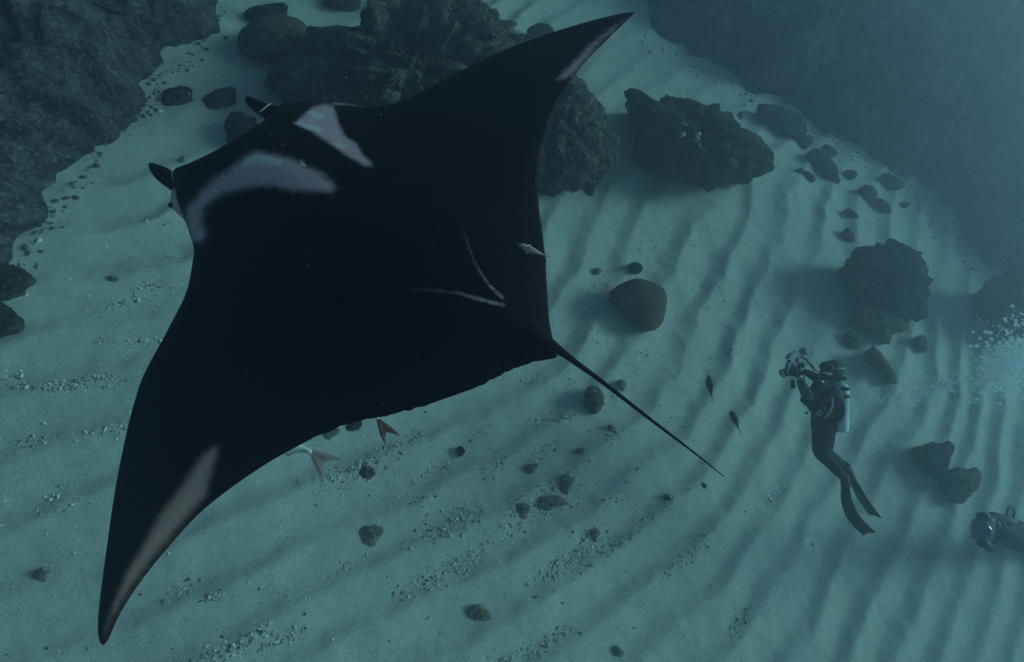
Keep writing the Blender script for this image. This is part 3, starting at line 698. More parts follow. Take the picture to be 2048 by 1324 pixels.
# ------------------------------------------------------------------ divers
M_SUIT = simple('black_neoprene', (0.012, 0.014, 0.016), 0.75, 0.15, 0.3, 30)
M_BCD = simple('black_nylon', (0.016, 0.017, 0.02), 0.6, 0.2, 0.4, 60)
M_GREYS = simple('grey_neoprene_sleeve', (0.10, 0.115, 0.105), 0.8, 0.1, 0.25, 40)
M_TANK = simple('white_tank_paint', (0.88, 0.88, 0.84), 0.4, 0.4, 0.06, 12)
M_RUB = simple('black_rubber', (0.012, 0.012, 0.013), 0.5, 0.3)
M_METAL = simple('steel', (0.55, 0.55, 0.56), 0.3, 0.5, 0.1, Metallic=0.9)
M_FLOAT = simple('grey_float_arm', (0.36, 0.31, 0.33), 0.6, 0.2, 0.2)
M_SKIN = simple('skin', (0.42, 0.27, 0.20), 0.6, 0.2, 0.1)
M_HOOD = simple('patterned_brown_hood', (0.10, 0.075, 0.05), 0.8, 0.1, 0.8, 14)
M_YEL = simple('yellow_trim', (0.45, 0.34, 0.05), 0.6, 0.2, 0.15)
M_GLASS = simple('dark_mask_glass', (0.01, 0.014, 0.02), 0.08, 0.6)
M_BLUE = simple('blue_dome', (0.02, 0.05, 0.12), 0.1, 0.6)
M_HOSE = simple('pale_hose', (0.55, 0.57, 0.57), 0.5, 0.3, 0.1)
ZD = 5.7; PM = ZD/F                                 # depth of the upright diver; metres per photo pixel there
def D(x, y, dz=0.0): return at(x, y, ZD-dz)

def skin_body(name, joints, edges, mat, parent, base, root=0, sub=2):
    me = bpy.data.meshes.new(name)
    me.from_pydata([tuple(np.array(p)-base) for p, _ in joints], edges, [])
    o = bpy.data.objects.new(name, me); COL.objects.link(o); o.parent = parent
    md = o.modifiers.new('skin', 'SKIN'); md.use_smooth_shade = True; md.branch_smoothing = 0.6
    for k, (_, r) in enumerate(joints):
        sv = me.skin_vertices[0].data[k]; sv.radius = (r, r) if np.isscalar(r) else r; sv.use_root = (k == root)
    sd = o.modifiers.new('sub', 'SUBSURF'); sd.levels = sub; sd.render_levels = sub
    me.materials.append(mat)
    return o
def box_between(name, p0, p1, wdt, hgt, side, mat, parent, base, taper=1.0, bev=0.15):
    p0 = np.array(p0, float); p1 = np.array(p1, float); f = p1-p0; L = np.linalg.norm(f); f /= L
    s = np.array(side, float); s -= f*(s @ f); s /= np.linalg.norm(s); u = np.cross(f, s)
    bm = bmesh.new()
    q = []
    for t, k in ((0, 1.0), (1, taper)):
        for a, b in ((-1, -1), (1, -1), (1, 1), (-1, 1)):
            q.append(bm.verts.new(Vector(p0+f*L*t+s*a*wdt/2*k+u*b*hgt/2*k-base)))
    for fc in ((3, 2, 1, 0), (4, 5, 6, 7), (0, 1, 5, 4), (1, 2, 6, 5), (2, 3, 7, 6), (3, 0, 4, 7)): bm.faces.new([q[i] for i in fc])
    bmesh.ops.recalc_face_normals(bm, faces=bm.faces)
    bmesh.ops.bevel(bm, geom=bm.edges[:], offset=min(wdt, hgt)*bev, segments=2, affect='EDGES')
    me = bpy.data.meshes.new(name); bm.to_mesh(me); bm.free(); me.materials.append(mat)
    o = bpy.data.objects.new(name, me); COL.objects.link(o); o.parent = parent
    return o
def ellipsoid(name, c, axes, mat, parent, base, lump=0.0, seg=22):
    """axes: three world vectors"""
    u = np.linspace(0, np.pi, seg//2+1); a = np.linspace(0, 2*np.pi, seg, endpoint=False)
    A, B, C = [np.array(x) for x in axes]
    P = np.sin(u)[:, None, None]*(np.cos(a)[None, :, None]*A+np.sin(a)[None, :, None]*B)+np.cos(u)[:, None, None]*C
    if lump: P = P*(1+lump*fbm(P*14+3, 3))[..., None]
    P[0] = C; P[-1] = -C
    o = mesh(name, (P+np.array(c)-base).reshape(-1, 3), grid_faces(len(u), seg, True), mat)
    bm = bmesh.new(); bm.from_mesh(o.data); bmesh.ops.remove_doubles(bm, verts=bm.verts, dist=1e-6); bmesh.ops.recalc_face_normals(bm, faces=bm.faces); bm.to_mesh(o.data); bm.free()
    o.parent = parent; return o
def ring(name, c, nrm, R, r, mat, parent, base):
    nrm = np.array(nrm)/np.linalg.norm(nrm); s = np.cross(nrm, (0.3, 0.5, 0.8)); s /= np.linalg.norm(s); u = np.cross(nrm, s)
    a = np.linspace(0, 2*np.pi, 20, endpoint=False); b = np.linspace(0, 2*np.pi, 8, endpoint=False)
    d = np.cos(a)[:, None]*s+np.sin(a)[:, None]*u
    P = np.array(c)+d[:, None]*(R+r*np.cos(b))[None, :, None]+nrm*(r*np.sin(b))[None, :, None]
    i, j = np.meshgrid(range(20), range(8), indexing='ij')
    fs = np.stack([i*8+j, ((i+1) % 20)*8+j, ((i+1) % 20)*8+(j+1) % 8, i*8+(j+1) % 8], -1).reshape(-1, 4)
    o = mesh(name, (P-base).reshape(-1, 3), fs, mat); o.parent = parent; return o
def hand(parent, base, wrist, palm_dir, side, back, mat, size=1.0, curl=1.0):
    """glove: palm and five curled fingers grown with a skin modifier"""
    w = np.array(wrist, float); f = np.array(palm_dir, float)/np.linalg.norm(palm_dir)
    s = np.array(side, float); s -= f*(s @ f); s /= np.linalg.norm(s); b = np.cross(f, s)
    if b @ np.array(back) < 0: b = -b
    k = 0.001*size
    J = [(w, 0.026*size), (w+f*45*k, (0.036*size, 0.018*size)), (w+f*80*k, (0.036*size, 0.016*size))]; E = [(0, 1), (1, 2)]
    o = skin_body('glove', J, E, mat, parent, base, 0, 1)
    for q, (off, ln) in enumerate(((-30, 62), (-10, 74), (11, 70), (30, 54))):
        p0 = w+f*78*k+s*off*k; p1 = p0+f*ln*0.45*k-b*6*k*curl; p2 = p1+f*ln*0.18*k-b*ln*0.34*k*curl; p3 = p2-f*ln*0.18*k*curl-b*ln*0.2*k*curl
        skin_body('finger', [(p0, 0.010*size), (p1, 0.0095*size), (p2, 0.009*size), (p3, 0.007*size)], [(0, 1), (1, 2), (2, 3)], mat, o, base, 0, 1)
    p0 = w+f*30*k-s*34*k; p1 = p0+f*28*k-s*22*k; p2 = p1+f*26*k-b*14*k
    skin_body('thumb', [(p0, 0.012*size), (p1, 0.011*size), (p2, 0.008*size)], [(0, 1), (1, 2)], mat, o, base, 0, 1)
    return o

diver_base = D(1650, 860)
diver = thing('person', Vector(diver_base), 'scuba diver in black wetsuit holding up a camera rig, white tank on back', 'person')
db = diver_base
def body_mesh(name, chains, mat, parent, base, voxel=0.013):
    """limbs and trunk as tapered tubes fused into one continuous skin"""
    bm = bmesh.new()
    for ch in chains:
        pts = smooth_path([p for p, _ in ch], len(ch)*5); rad = np.interp(np.linspace(0, len(ch)-1, len(pts)), range(len(ch)), [r for _, r in ch])
        tg = np.gradient(pts, axis=0); tg /= np.linalg.norm(tg, axis=1)[:, None]
        a_, b_ = pts[0]-tg[0]*rad[0]*0.7, pts[-1]+tg[-1]*rad[-1]*0.7
        pts = np.vstack([a_, pts, b_]); rad = np.r_[rad[0]*0.6, rad, rad[-1]*0.6]
        o = tube('limb', pts, rad, None, None, base, 16, 1.0, CAMZ+CAMX*0.11)
        bm.from_mesh(o.data); me_ = o.data; bpy.data.objects.remove(o); bpy.data.meshes.remove(me_)
    me = bpy.data.meshes.new(name); bm.to_mesh(me); bm.free(); me.materials.append(mat)
    o = bpy.data.objects.new(name, me); COL.objects.link(o); o.parent = parent
    m = o.modifiers.new('fuse', 'REMESH'); m.mode = 'VOXEL'; m.voxel_size = voxel; m.use_smooth_shade = True
    m = o.modifiers.new('soften', 'SMOOTH'); m.factor = 0.5; m.iterations = 7
    return o
body_mesh('body', [
    [(D(1664,745), 0.070), (D(1659,757), 0.072), (D(1653,772), 0.130), (D(1651,795), 0.152), (D(1650,826), 0.146), (D(1648,852), 0.142), (D(1647,868), 0.122)],
    [(D(1650,772,.10), 0.075), (D(1638,772,.17), 0.072), (D(1615,794,.24), 0.056), (D(1600,760,.16), 0.038)],
    [(D(1650,768,-.10), 0.075), (D(1642,765,-.16), 0.072), (D(1627,752,-.18), 0.056), (D(1605,742,-.10), 0.038)],
    [(D(1646,858,.06), 0.118), (D(1644,884,.08), 0.108), (D(1643,905,.10), 0.088), (D(1658,922,.09), 0.076), (D(1674,940,.09), 0.064), (D(1690,958,.08), 0.044)],
    [(D(1649,858,-.06), 0.118), (D(1649,882,-.08), 0.108), (D(1650,902,-.09), 0.086), (D(1664,915,-.09), 0.074), (D(1678,926,-.09), 0.062), (D(1692,938,-.08), 0.044)]], M_SUIT, diver, db)
# head: patterned hood, face, mask, regulator
hc = D(1667, 741); faced = (D(1640, 734, 0.05)-hc); faced /= np.linalg.norm(faced)
hu = CAMY - faced*(CAMY @ faced); hu /= np.linalg.norm(hu); hs = np.cross(faced, hu)
hd = ellipsoid('hood', hc, (faced*0.125, hs*0.10, hu*0.135), M_HOOD, diver, db, 0.05)
ellipsoid('face', hc+faced*0.050-hu*0.005, (faced*0.085, hs*0.078, hu*0.105), M_SKIN, diver, db)
mk = ellipsoid('mask', hc+faced*0.125+hu*0.025, (faced*0.050, hs*0.088, hu*0.062), M_RUB, diver, db)
ellipsoid('lens', hc+faced*0.150+hu*0.028, (faced*0.030, hs*0.070, hu*0.045), M_GLASS, mk, db)
ring('strap', hc+hu*0.03+faced*0.02, hu+faced*0.2, 0.118, 0.010, M_HOSE, mk, db)
rg = ellipsoid('regulator', hc+faced*0.145-hu*0.060, (faced*0.045, hs*0.050, hu*0.042), M_RUB, diver, db)
tube('regulator_hose', smooth_path([hc+faced*0.15-hu*0.06+hs*0.03, hc+faced*0.08-hu*0.10+hs*0.17, hc-faced*0.06-hu*0.09+hs*0.16, D(1676,757,0.02)], 18), np.full(18, 0.012), M_RUB, diver, db, 8)
tube('hood_trim', smooth_path([hc-faced*0.06+hu*0.12, hc-faced*0.125+hu*0.04, hc-faced*0.13-hu*0.06, hc-faced*0.10-hu*0.12], 14), np.full(14, 0.016), M_YEL, diver, db, 8, 1.0)
# buoyancy jacket, tank with bands, valve
ellipsoid('buoyancy_jacket', D(1651,800,0.0), (CAMX*0.170, CAMZ*0.215, CAMY*0.27), M_BCD, diver, db, 0.12, 30)
ellipsoid('jacket_pocket', D(1640,822,0.17), (CAMX*0.075, CAMZ*0.06, CAMY*0.085), M_BCD, diver, db, 0.1)
ellipsoid('jacket_wing', D(1664,812,0.03), (CAMX*0.065, CAMZ*0.20, CAMY*0.21), M_BCD, diver, db, 0.12)
ta, tbm = D(1682,764,0.06), D(1680,863,0.06); tdir = (tbm-ta)/np.linalg.norm(tbm-ta); tl = np.linalg.norm(tbm-ta)
prof = [(0, .012), (.015, .03), (.045, .062), (.08, .080), (.12, .088), (.90, .088), (.97, .085), (1.0, .070)]
tank = tube('tank', [ta+tdir*tl*s for s, _ in prof], [r for _, r in prof], M_TANK, diver, db, 26)
for yy in (776, 791):
    c = D(1681.6, yy, 0.06); tube('tank_band', [c-tdir*0.022, c-tdir*0.018, c+tdir*0.018, c+tdir*0.022], [0.088, 0.0935, 0.0935, 0.088], M_RUB, tank, db, 26)
box_between('tank_valve', ta-tdir*0.005, ta-tdir*0.075, 0.045, 0.045, CAMX, M_METAL, tank, db)
tube('valve_knob', [ta-tdir*0.05+CAMZ*0.02, ta-tdir*0.05+CAMZ*0.075], [0.022, 0.022], M_RUB, tank, db, 12)
tube('inflator_hose', smooth_path([D(1664,795,.22), D(1665,808,.245), D(1661,822,.25), D(1650,836,.24)], 16), np.full(16, 0.011), M_HOSE, diver, db, 8)
tube('gauge_hose', smooth_path([D(1669,796,.18), D(1671,815,.22), D(1664,833,.23), D(1653,841,.22)], 16), np.full(16, 0.010), M_RUB, diver, db, 8)
tube('shoulder_strap', smooth_path([D(1634,748,.10), D(1645,746,.16), D(1656,747,.15), D(1664,749,.08)], 14), np.full(14, 0.014), M_FLOAT, diver, db, 6, 0.5)
ring('d_ring', D(1639,826,.245), CAMZ, 0.026, 0.005, M_METAL, diver, db)
tube('jacket_seam', smooth_path([D(1641,803,.23), D(1650,800,.235), D(1658,802,.22)], 10), np.full(10, 0.005), M_FLOAT, diver, db, 6)
ball('chest_dial', D(1643,764,.20), 0.026, M_METAL, diver, db, 10)
ball('dump_valve', D(1613,826,.05), 0.015, M_RUB, diver, db, 10)
tube('dump_cord', smooth_path([D(1613,826,.05), D(1618,822,.08), D(1626,818,.1)], 8), np.full(8, 0.003), M_RUB, diver, db, 5)
for x, y in ((1612,806), (1606,800), (1620,814)):
    ellipsoid('gear_clip', D(x, y, .12), (CAMX*0.03, CAMZ*0.03, CAMY*0.038), M_RUB, diver, db, 0.25, 12)
# near forearm in a lighter sleeve, wrist dial, gloves
tube('sleeve', smooth_path([D(1617,797,.25), D(1613,788,.245), D(1606,773,.205), D(1600,760,.165)], 12), np.interp(np.linspace(0, 1, 12), [0, .2, .6, 1], [.05, .062, .056, .042]), M_GREYS, diver, db, 16)
wr = D(1600,757,.20)
wd = ring('wrist_dial', wr, CAMZ, 0.021, 0.007, M_METAL, diver, db); ball('dial_face', wr, 0.018, M_GLASS, wd, db, 10)
hand(diver, db, D(1599,757,.15), D(1592,744,.10)-D(1599,757,.15), CAMX, CAMZ, M_SUIT)
hand(diver, db, D(1605,742,-.10), D(1594,740,-.08)-D(1605,742,-.10), CAMY, CAMZ, M_SUIT)
tube('cuff', [D(1606,757,.19), D(1609,752,.16)], [0.020, 0.016], M_YEL, diver, db, 10)
# fins: foot pocket and long blade
def swim_fin(P, wid, side, parent, base, thick=0.018):
    p = smooth_path(P, 22); n = len(p); s = np.linspace(0, 1, n)
    wv = np.interp(s, [0, .12, .28, .36, .7, 1.0], [.55, .62, .60, .72, .95, 1.0])*wid/2
    th = np.interp(s, [0, .10, .26, .34, 1.0], [.05, .055, .045, .016, .007])
    tg = np.gradient(p, axis=0); tg /= np.linalg.norm(tg, axis=1)[:, None]
    rows = []; a = np.linspace(0, 2*np.pi, 16, endpoint=False)
    for k in range(n):
        sd = np.array(side, float); sd -= tg[k]*(sd @ tg[k]); sd /= np.linalg.norm(sd); u = np.cross(sd, tg[k])
        ca, sa = np.cos(a), np.sin(a)
        ex = np.sign(ca)*np.abs(ca)**0.6; ey = np.sign(sa)*np.abs(sa)**0.6
        notch = tg[k]*0.05*(np.abs(ex)-0.6)[:, None]*(s[k] > 0.95)
        rows.append(p[k]+wv[k]*ex[:, None]*sd+th[k]*ey[:, None]*u+notch)
    vs = np.vstack(rows+[p[:1], p[-1:]]); A = n*16
    fs = grid_faces(n, 16, True).tolist()+[[(i+1) % 16, i, A] for i in range(16)]+[[(n-1)*16+i, (n-1)*16+(i+1) % 16, A+1] for i in range(16)]
    o = mesh('swim_fin', vs-base, fs, M_RUB)
    bm = bmesh.new(); bm.from_mesh(o.data); bmesh.ops.recalc_face_normals(bm, faces=bm.faces); bm.to_mesh(o.data); bm.free()
    o.parent = parent; return o
swim_fin([D(1688,950,.08), D(1691,972,.09), D(1693,1000,.10), D(1704,1030,.09), D(1722,1052,.07), D(1737,1066,.05)], 0.155, CAMX*0.75+CAMY*0.25+CAMZ*0.55, diver, db)
swim_fin([D(1690,930,-.08), D(1697,945,-.08), D(1709,968,-.09), D(1727,1000,-.10), D(1739,1017,-.11), D(1749,1031,-.12)], 0.17, CAMZ*0.93+CAMX*0.27, diver, db)
box_between('fin_strap', D(1688,926,-.08), D(1697,931,-.08), 0.06, 0.05, CAMZ, M_RUB, diver, db)

def camera_rig(X, label, s=1.0, flip=1):
    """X(x, y, dz) places a point given offsets in photo pixels of the upright diver's rig"""
    b = X(0, 0, 0)
    t = thing('camera_rig', Vector(b), label, 'camera')
    h = box_between('housing', X(-9, 0, .0), X(12, 4, .0), 0.14*s, 0.13*s, CAMY, M_RUB, t, b)
    tube('dome_port', [X(-9, 0, 0), X(-14, -1, 0), X(-18, -2, 0), X(-20, -2, 0)], [0.055*s, 0.065*s, 0.055*s, 0.02*s], M_BLUE, h, b, 16)
    for dz in (-0.12*s, 0.12*s):
        tube('handle', smooth_path([X(2, -12, dz), X(-1, 0, dz*1.2), X(0, 10, dz)], 8), np.full(8, 0.018*s), M_RUB, h, b, 8)
    box_between('viewfinder', X(8, 10, 0), X(15, 12, 0), 0.05*s, 0.05*s, CAMY, M_RUB, h, b)
    arms = [((-1, 10, .12), (-14, 18, .13)), ((-14, 18, .13), (-19, -1, .14)), ((0, 10, -.12), (5, 26, -.13)), ((-4, 36, -.08), (-20, 24, -.05))]
    for p, q in arms:
        P, Q = X(*p[:2], p[2]*s), X(*q[:2], q[2]*s)
        a = tube('float_arm', [P, P*.9+Q*.1, P*.5+Q*.5, P*.1+Q*.9, Q], np.array([.012, .026, .028, .026, .012])*s, M_FLOAT, t, b, 10)
        ball('clamp', P, 0.022*s, M_RUB, a, b, 8)
    for c, d in (((-21, -4, .14), (-27, -6, .15)), ((10, 36, -.13), (20, 40, -.13))):
        st = tube('strobe', [X(*c[:2], c[2]*s), X(*d[:2], d[2]*s)], [0.045*s, 0.052*s], M_FLOAT if c[0] > 0 else M_RUB, t, b, 14)
        tube('strobe_face', [X(*d[:2], d[2]*s), X(d[0]+(d[0]-c[0])*0.12, d[1]+(d[1]-c[1])*0.12, d[2]*s)], [0.045*s, 0.04*s], M_HOSE, st, b, 14)
    tube('focus_light', [X(-7, -18, .15*s), X(-6, -36, .16*s)], [0.022*s, 0.027*s], M_RUB, t, b, 10)
    for o in (0, 5):
        tube('sync_cable', smooth_path([X(8, 28, -.1*s), X(18+o, 24-o, .0), X(28+o, 14-o*2, .04), X(38+o*0.6, 4-o, .05)], 16), np.full(16, 0.008*s), M_RUB, t, b, 6)
    ball('knob', X(11, 2, .1*s), 0.024*s, M_HOSE, t, b, 8); ball('knob', X(-3, 6, .1*s), 0.012*s, M_YEL, t, b, 8)
    return t
camera_rig(lambda x, y, dz: D(1592+x*1.0, 741-y*1.0, dz), 'underwater camera with float arms and strobes held by the upright diver')

# second diver, swimming towards the manta with a camera held in front
Z2 = 6.35
def D2(x, y, dz=0.0): return at(x, y, Z2-dz)
b2 = D2(2010, 1070); d2 = thing('person', Vector(b2), 'dim far diver in black facing us head-on behind a round camera dome', 'person')
body_mesh('body', [
    [(D2(1988,1049,.18), 0.08), (D2(1993,1053,.12), 0.075), (D2(2002,1060,.05), 0.14), (D2(2014,1068,-.05), 0.165), (D2(2034,1078,-.25), 0.155), (D2(2056,1088,-.5), 0.145)],
    [(D2(2003,1040,.05), 0.08), (D2(1984,1033,.2), 0.06), (D2(1968,1046,.4), 0.04)], [(D2(1998,1084,.05), 0.08), (D2(1980,1096,.2), 0.06), (D2(1966,1072,.4), 0.04)],
    [(D2(2056,1082,-.5), 0.115), (D2(2076,1086,-.8), 0.10), (D2(2105,1090,-1.1), 0.07), (D2(2140,1095,-1.3), 0.05)], [(D2(2056,1092,-.5), 0.115), (D2(2070,1100,-.8), 0.10), (D2(2100,1110,-1.1), 0.07), (D2(2135,1118,-1.3), 0.05)]], M_SUIT, d2, b2)
hc = D2(1986, 1049, .2); fd = D2(1966, 1052, .6)-hc; fd /= np.linalg.norm(fd); hu = CAMX*0.35+CAMY*0.6+CAMZ*0.6; hu -= fd*(hu @ fd); hu /= np.linalg.norm(hu); hs = np.cross(fd, hu)
ellipsoid('hood', hc, (fd*0.12, hs*0.10, hu*0.13), M_SUIT, d2, b2, 0.04)
ellipsoid('face', hc+fd*0.05, (fd*0.08, hs*0.075, hu*0.10), M_SKIN, d2, b2)
mk = ellipsoid('mask', hc+fd*0.115+hu*0.03, (fd*0.05, hs*0.085, hu*0.06), M_RUB, d2, b2); ellipsoid('lens', hc+fd*0.14+hu*0.03, (fd*0.03, hs*0.068, hu*0.044), M_GLASS, mk, b2)
ellipsoid('regulator', hc+fd*0.14-hu*0.06, (fd*0.045, hs*0.05, hu*0.042), M_RUB, d2, b2)
ellipsoid('buoyancy_jacket', D2(2020,1066,-.08), (CAMX*0.24, CAMZ*0.18, CAMY*0.20), M_BCD, d2, b2, 0.12, 28)
pa, pb = D2(2002,1040,.12), D2(2050,1058,-.4); td2 = (pb-pa)/np.linalg.norm(pb-pa); l2 = np.linalg.norm(pb-pa)
tk = tube('tank', [pa+td2*l2*s for s, _ in prof], [r for _, r in prof], M_BCD, d2, b2, 22)
ring('hose_loop', D2(2021,1026,.05), CAMZ*0.9+CAMX*0.3, 0.085, 0.012, M_RUB, d2, b2)
tube('hose', smooth_path([D2(1982,1034,.3), D2(1985,1042,.35), D2(1980,1052,.35)], 10), np.full(10, 0.012), M_HOSE, d2, b2, 6)
tube('strap', smooth_path([D2(1988,1036,.32), D2(1989,1046,.34), D2(1987,1056,.34)], 10), np.full(10, 0.01), M_HOSE, d2, b2, 6)
for a in ((D2(1968,1046,.4), CAMX*-1, CAMY), (D2(1966,1072,.4), CAMX*-1, CAMY)): hand(d2, b2, a[0], a[1], a[2], CAMZ, M_SUIT)
for P in ([D2(2138,1095,-1.3), D2(2165,1098,-1.5), D2(2190,1100,-1.7), D2(2240,1104,-2.0)], [D2(2133,1118,-1.3), D2(2160,1122,-1.5), D2(2190,1126,-1.7), D2(2236,1130,-2.0)]):
    swim_fin(P, 0.2, CAMY, d2, b2)
bc = D2(1966,1058,.45)
rig2 = thing('camera_rig', Vector(bc), 'dim camera housing with round dome port held by the far diver', 'camera')
box_between('housing', D2(1974,1058,.42), D2(1963,1058,.46), 0.26, 0.17, CAMY, M_RUB, rig2, bc)
dn = D2(1956,1058,.6)-bc; dn /= np.linalg.norm(dn)
dnv = dn*0.6+CAMZ*0.75; dnv /= np.linalg.norm(dnv); dc = D2(1965,1060,.55)
tube('dome_port', [dc-dnv*0.06, dc-dnv*0.02, dc+dnv*0.03, dc+dnv*0.06, dc+dnv*0.07], [0.10, 0.105, 0.09, 0.05, 0.01], M_BLUE, rig2, bc, 20)
ring('port_rim', dc-dnv*0.01, dnv, 0.108, 0.014, M_FLOAT, rig2, bc)
for y in (1040, 1080):
    tube('float_arm', [D2(1966,1058+(y-1058)*.6,.45), D2(1960,y,.5), D2(1970,y+(y-1060)*.45,.5)], [.02, .024, .02], M_RUB, rig2, bc, 8)
    tube('strobe', [D2(1972,y+(y-1060)*.35,.48), D2(1964,y+(y-1060)*.35,.6)], [.05, .055], M_RUB, rig2, bc, 12)

# ------------------------------------------------------------------ bubbles, rubble, drifting specks
def blobs(name, C, R, mat, label, sq=None, low=True, jitter=0.0, seed=1):
    """many small closed pieces joined in one object"""
    bm = bmesh.new(); bmesh.ops.create_icosphere(bm, subdivisions=1, radius=1.0)
    v0 = np.array([v.co[:] for v in bm.verts]); f0 = np.array([[v.index for v in f.verts] for f in bm.faces]); bm.free()
    r = np.random.default_rng(seed); n = len(C); C = np.array(C); R = np.array(R)
    if R.ndim == 1: R = np.repeat(R[:, None], 3, 1)
    V_ = np.repeat(v0[None], n, 0)
    if jitter: V_ = V_*(1+r.normal(0, jitter, (n, len(v0), 1)))
    V_ = V_*R[:, None, :]
    if sq == 'spin':
        a = r.uniform(0, 2*np.pi, n); c, s = np.cos(a)[:, None], np.sin(a)[:, None]
        V_ = np.stack([V_[..., 0]*c-V_[..., 1]*s, V_[..., 0]*s+V_[..., 1]*c, V_[..., 2]], -1)
    V_ = V_+C[:, None]
    F_ = (f0[None]+(np.arange(n)*len(v0))[:, None, None]).reshape(-1, 3)
    o = mesh(name, V_.reshape(-1, 3), F_, mat, smooth=not jitter); tag(o, label, kind='stuff'); return o
tb_ = NT('bubble'); M_BUB = tb_.m
g1 = tb_.n('ShaderNodeBsdfPrincipled'); g1.inputs['Base Color'].default_value = (0.95, 0.97, 1, 1); g1.inputs['Metallic'].default_value = 0.0; g1.inputs['Roughness'].default_value = 0.3; g1.inputs['Specular IOR Level'].default_value = 1.0  # white base stands in for surface light reflected inside the bubbles
tr_ = tb_.n('ShaderNodeBsdfTransparent'); fr = tb_.n('ShaderNodeLayerWeight', i_Blend=0.7); mx = tb_.n('ShaderNodeMixShader')
tb_.l(tb_.math('ADD', tb_.math('MULTIPLY', fr.outputs['Facing'], 0.3), 0.7), mx.inputs[0]); tb_.l(tr_.outputs[0], mx.inputs[1]); tl_ = tb_.n('ShaderNodeBsdfTranslucent'); tl_.inputs[0].default_value = (0.97, 0.98, 1, 1); m2 = tb_.n('ShaderNodeMixShader'); m2.inputs[0].default_value = 0.6
tb_.l(g1.outputs[0], m2.inputs[1]); tb_.l(tl_.outputs[0], m2.inputs[2]); tb_.l(m2.outputs[0], mx.inputs[2]); tb_.l(mx.outputs[0], tb_.out.inputs['Surface'])
def plume(path, zs, spread, n, rmin, rmax, seed, bias=1.0):
    r = np.random.default_rng(seed); p = smooth_path([(x, y, z) for (x, y), z in zip(path, zs)], 60); s = smooth_path([(a, 0, 0) for a in spread], 60)[:, 0]
    C, R = [], []
    for _ in range(n):
        k = min(59, int(60*r.uniform()**bias)); x, y, z = p[k]; w = s[k]
        C.append(at(x+r.normal(0, w*1.0), y+r.normal(0, w), z+r.normal(0, w*0.006))); q = rmin+(rmax-rmin)*r.uniform()**3.5; R.append((q, q, q*r.uniform(.6, 1.0)))
    return C, R
C, R = plume([(1735,800),(1790,796),(1840,790),(1880,775),(1900,765)], [5.6,5.5,5.4,5.3,5.2], [4,8,10,9,6], 420, 0.005, 0.020, 3, 0.6)
C2, R2 = plume([(1950,775),(1985,755),(2022,730),(2060,700)], [5.2,5.0,4.8,4.6], [12,20,32,40], 2600, 0.004, 0.022, 4, 0.55)
C3, R3 = plume([(1905,790),(1950,780),(1990,770)], [5.2,5.1,5.0], [14,18,18], 150, 0.005, 0.012, 6)
blobs('bubbles', C+C2+C3, R+R2+R3, M_BUB, 'silvery stream of exhaled bubbles rising from the upright diver')
C, R = plume([(2033,1056),(2042,1048),(2056,1040),(2090,1025)], [7.0,6.9,6.8,6.6], [3,6,9,14], 120, 0.008, 0.028, 8)
blobs('bubbles', C, R, M_BUB, 'pale burst of bubbles behind the far diver')

# broken coral and shell rubble lying in the ripple troughs
M_RUBBLE = []
for nm, col in (('shell_bits', (0.80, 0.78, 0.72)), ('coral_bits', (0.42, 0.38, 0.27)), ('dark_bits', (0.12, 0.11, 0.09))):
    M_RUBBLE.append(simple(nm, col, 0.9, 0.05, 0.35, 45, 0.5))
CL = [(700,945,95,22,20,170),(740,925,60,12,25,60),(880,930,60,9,32,60),(830,875,40,10,25,50),(900,1045,75,20,25,170),(1000,925,50,12,32,80),(1085,905,40,10,30,60),(1080,1010,85,24,32,260),(960,870,30,8,30,30),
      (1150,1110,85,20,36,230),(1250,1075,65,10,36,90),(1330,1010,40,8,40,45),(900,1140,100,14,28,190),(840,1005,40,10,28,40),(430,1190,30,8,25,40),(460,1295,80,14,20,110),(560,1280,50,10,22,60),(690,1135,25,7,25,20),
      (1095,1285,55,9,30,60),(1010,1320,40,8,25,40),(1375,1110,55,12,42,90),(1485,1240,35,10,55,50),(1230,870,30,12,40,50),(1140,770,20,14,0,30),(1060,760,30,10,20,30),(1075,840,30,12,20,40),(1130,835,25,6,10,25),
      (1215,540,20,16,0,20),(1200,575,25,10,0,30),(1195,620,50,20,0,40),(1340,545,20,8,0,16),(1460,690,30,14,50,50),(1430,590,40,20,45,30),(1555,985,22,10,40,40),(1290,500,40,20,0,20),(1350,830,30,20,40,14),
      (240,605,60,8,14,70),(300,570,35,7,18,40),(80,770,80,7,4,90),(140,775,60,6,3,70),(210,755,60,6,2,40),(20,750,30,8,30,40),(250,680,70,6,2,40),(225,860,40,10,10,40),(60,880,60,12,10,40),(325,440,30,12,10,20),(330,520,30,10,20,30),(120,1000,70,20,10,40),(330,1060,40,10,25,20),
      (360,1180,40,10,25,40),(1620,720,30,14,60,14),(1500,820,60,30,60,14),(1250,980,60,20,40,20),(1700,1080,40,20,60,14),(1640,1080,30,10,60,16),(1180,690,40,20,20,30),(1280,720,30,20,50,20),(1240,790,25,14,40,24)]
parts = [[[], []], [[], []], [[], []]]
r = np.random.default_rng(21)
for cx, cy, lx, ly, ang, n in CL:
    a = math.radians(-ang)
    for _ in range(int(n*2.6)):
        u, v = r.normal(0, 0.55)*lx, r.normal(0, 0.75)*ly
        x, y = cx+u*math.cos(a)-v*math.sin(a), cy+u*math.sin(a)+v*math.cos(a)
        P = on_ground(x, y); k = r.choice(3, p=(0.42, 0.47, 0.11)); q = 0.004+0.015*r.uniform()**5
        parts[k][0].append(P); parts[k][1].append((q*r.uniform(.7, 1.9), q*r.uniform(.5, 1.0), q*r.uniform(.3, .8)))
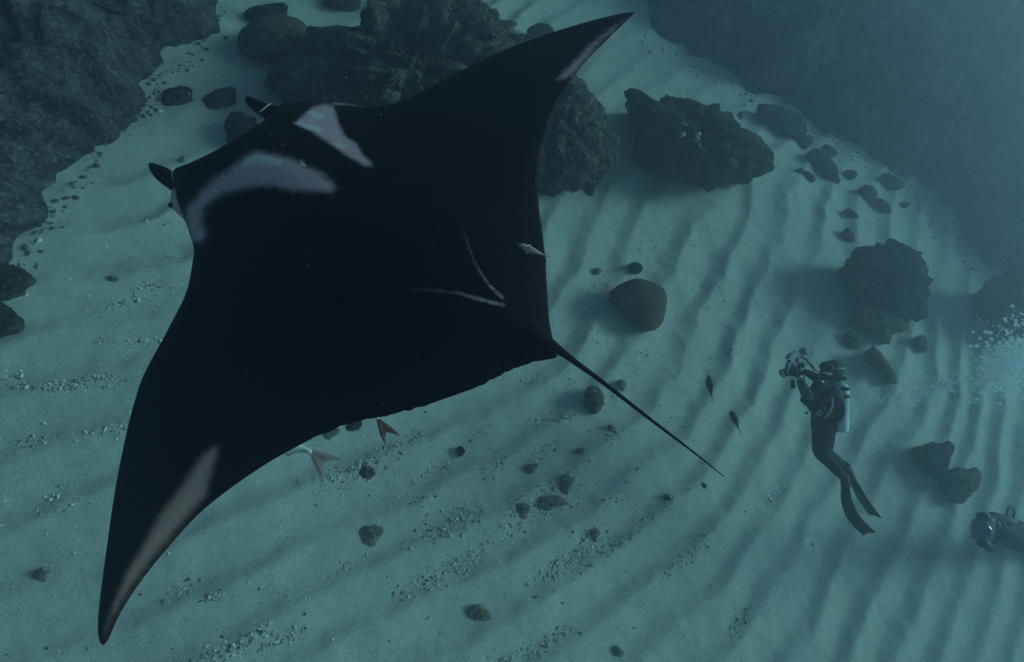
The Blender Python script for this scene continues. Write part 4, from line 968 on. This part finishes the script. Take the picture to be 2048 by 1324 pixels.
EDGES = [[(431,0),(417,63),(382,104),(333,139),(296,152),(299,188),(278,222),(236,232),(208,257),(181,295),(163,330),(122,379),(90,427),(60,480),(20,540)],
         [(1300,60),(1390,110),(1440,140),(1500,180),(1560,208),(1620,245),(1700,290),(1760,335),(1830,368),(1900,440),(1960,515)]]
for ed in EDGES:                                            # talus at the foot of the reef slopes
    ed = np.array(ed, float)
    for _ in range(420):
        u = r.uniform(0, len(ed)-1.001); i_ = int(u); q0 = ed[i_]*(1-u+i_)+ed[i_+1]*(u-i_)
        x, y = q0+np.abs(r.normal(0, 1))*np.array([16, 12])*(1 if ed[0, 0] < 1000 else -1)*(np.array([1, 1]) if ed[0, 0] < 1000 else np.array([0.7, -1.0]))+r.normal(0, 5, 2)
        P = on_ground(x, y); k = r.choice(3, p=(0.08, 0.27, 0.65)); q = 0.006+0.03*r.uniform()**4
        parts[k][0].append(P); parts[k][1].append((q*r.uniform(.8, 1.5), q, q*r.uniform(.4, .8)))
for _ in range(1500):                                       # thin general scatter
    x, y = r.uniform(0, 2048), r.uniform(80, 1324); P = on_ground(x, y); k = r.choice(3, p=(0.5, 0.25, 0.25)); q = 0.004+0.010*r.uniform()**3
    parts[k][0].append(P); parts[k][1].append((q*1.4, q, q*0.6))
for k, (nm, lb) in enumerate((('shell_rubble', 'white shell and coral fragments in the ripple troughs'), ('coral_rubble', 'tan coral fragments in the ripple troughs'), ('stone_rubble', 'dark gravel bits in the ripple troughs'))):
    C = np.array(parts[k][0]); R = np.array(parts[k][1]); C[:, 2] = sand_height(C[:, 0], C[:, 1])+R[:, 2]*0.45
    blobs(nm, C, R, M_RUBBLE[k], lb, 'spin', jitter=0.22, seed=30+k)

M_SPK = simple('drifting_speck', (0.55, 0.36, 0.33), 0.8, 0.1)  # reddish tint is strobe backscatter put into the colour
C, R = [], []
for _ in range(420):
    x, y = r.uniform(0, 2048), r.uniform(0, 1324)
    if r.uniform() < 0.55: x, y = r.uniform(1250, 2048), r.uniform(0, 520)
    z = r.uniform(0.9, 2.1); q = (0.35+0.6*r.uniform()**3)*z/F*1.2; C.append(at(x, y, z)); R.append((q*1.0, q*r.uniform(1, 2.6), q))
blobs('drifting_specks', C, R, M_SPK, 'tiny plankton specks drifting in the water')
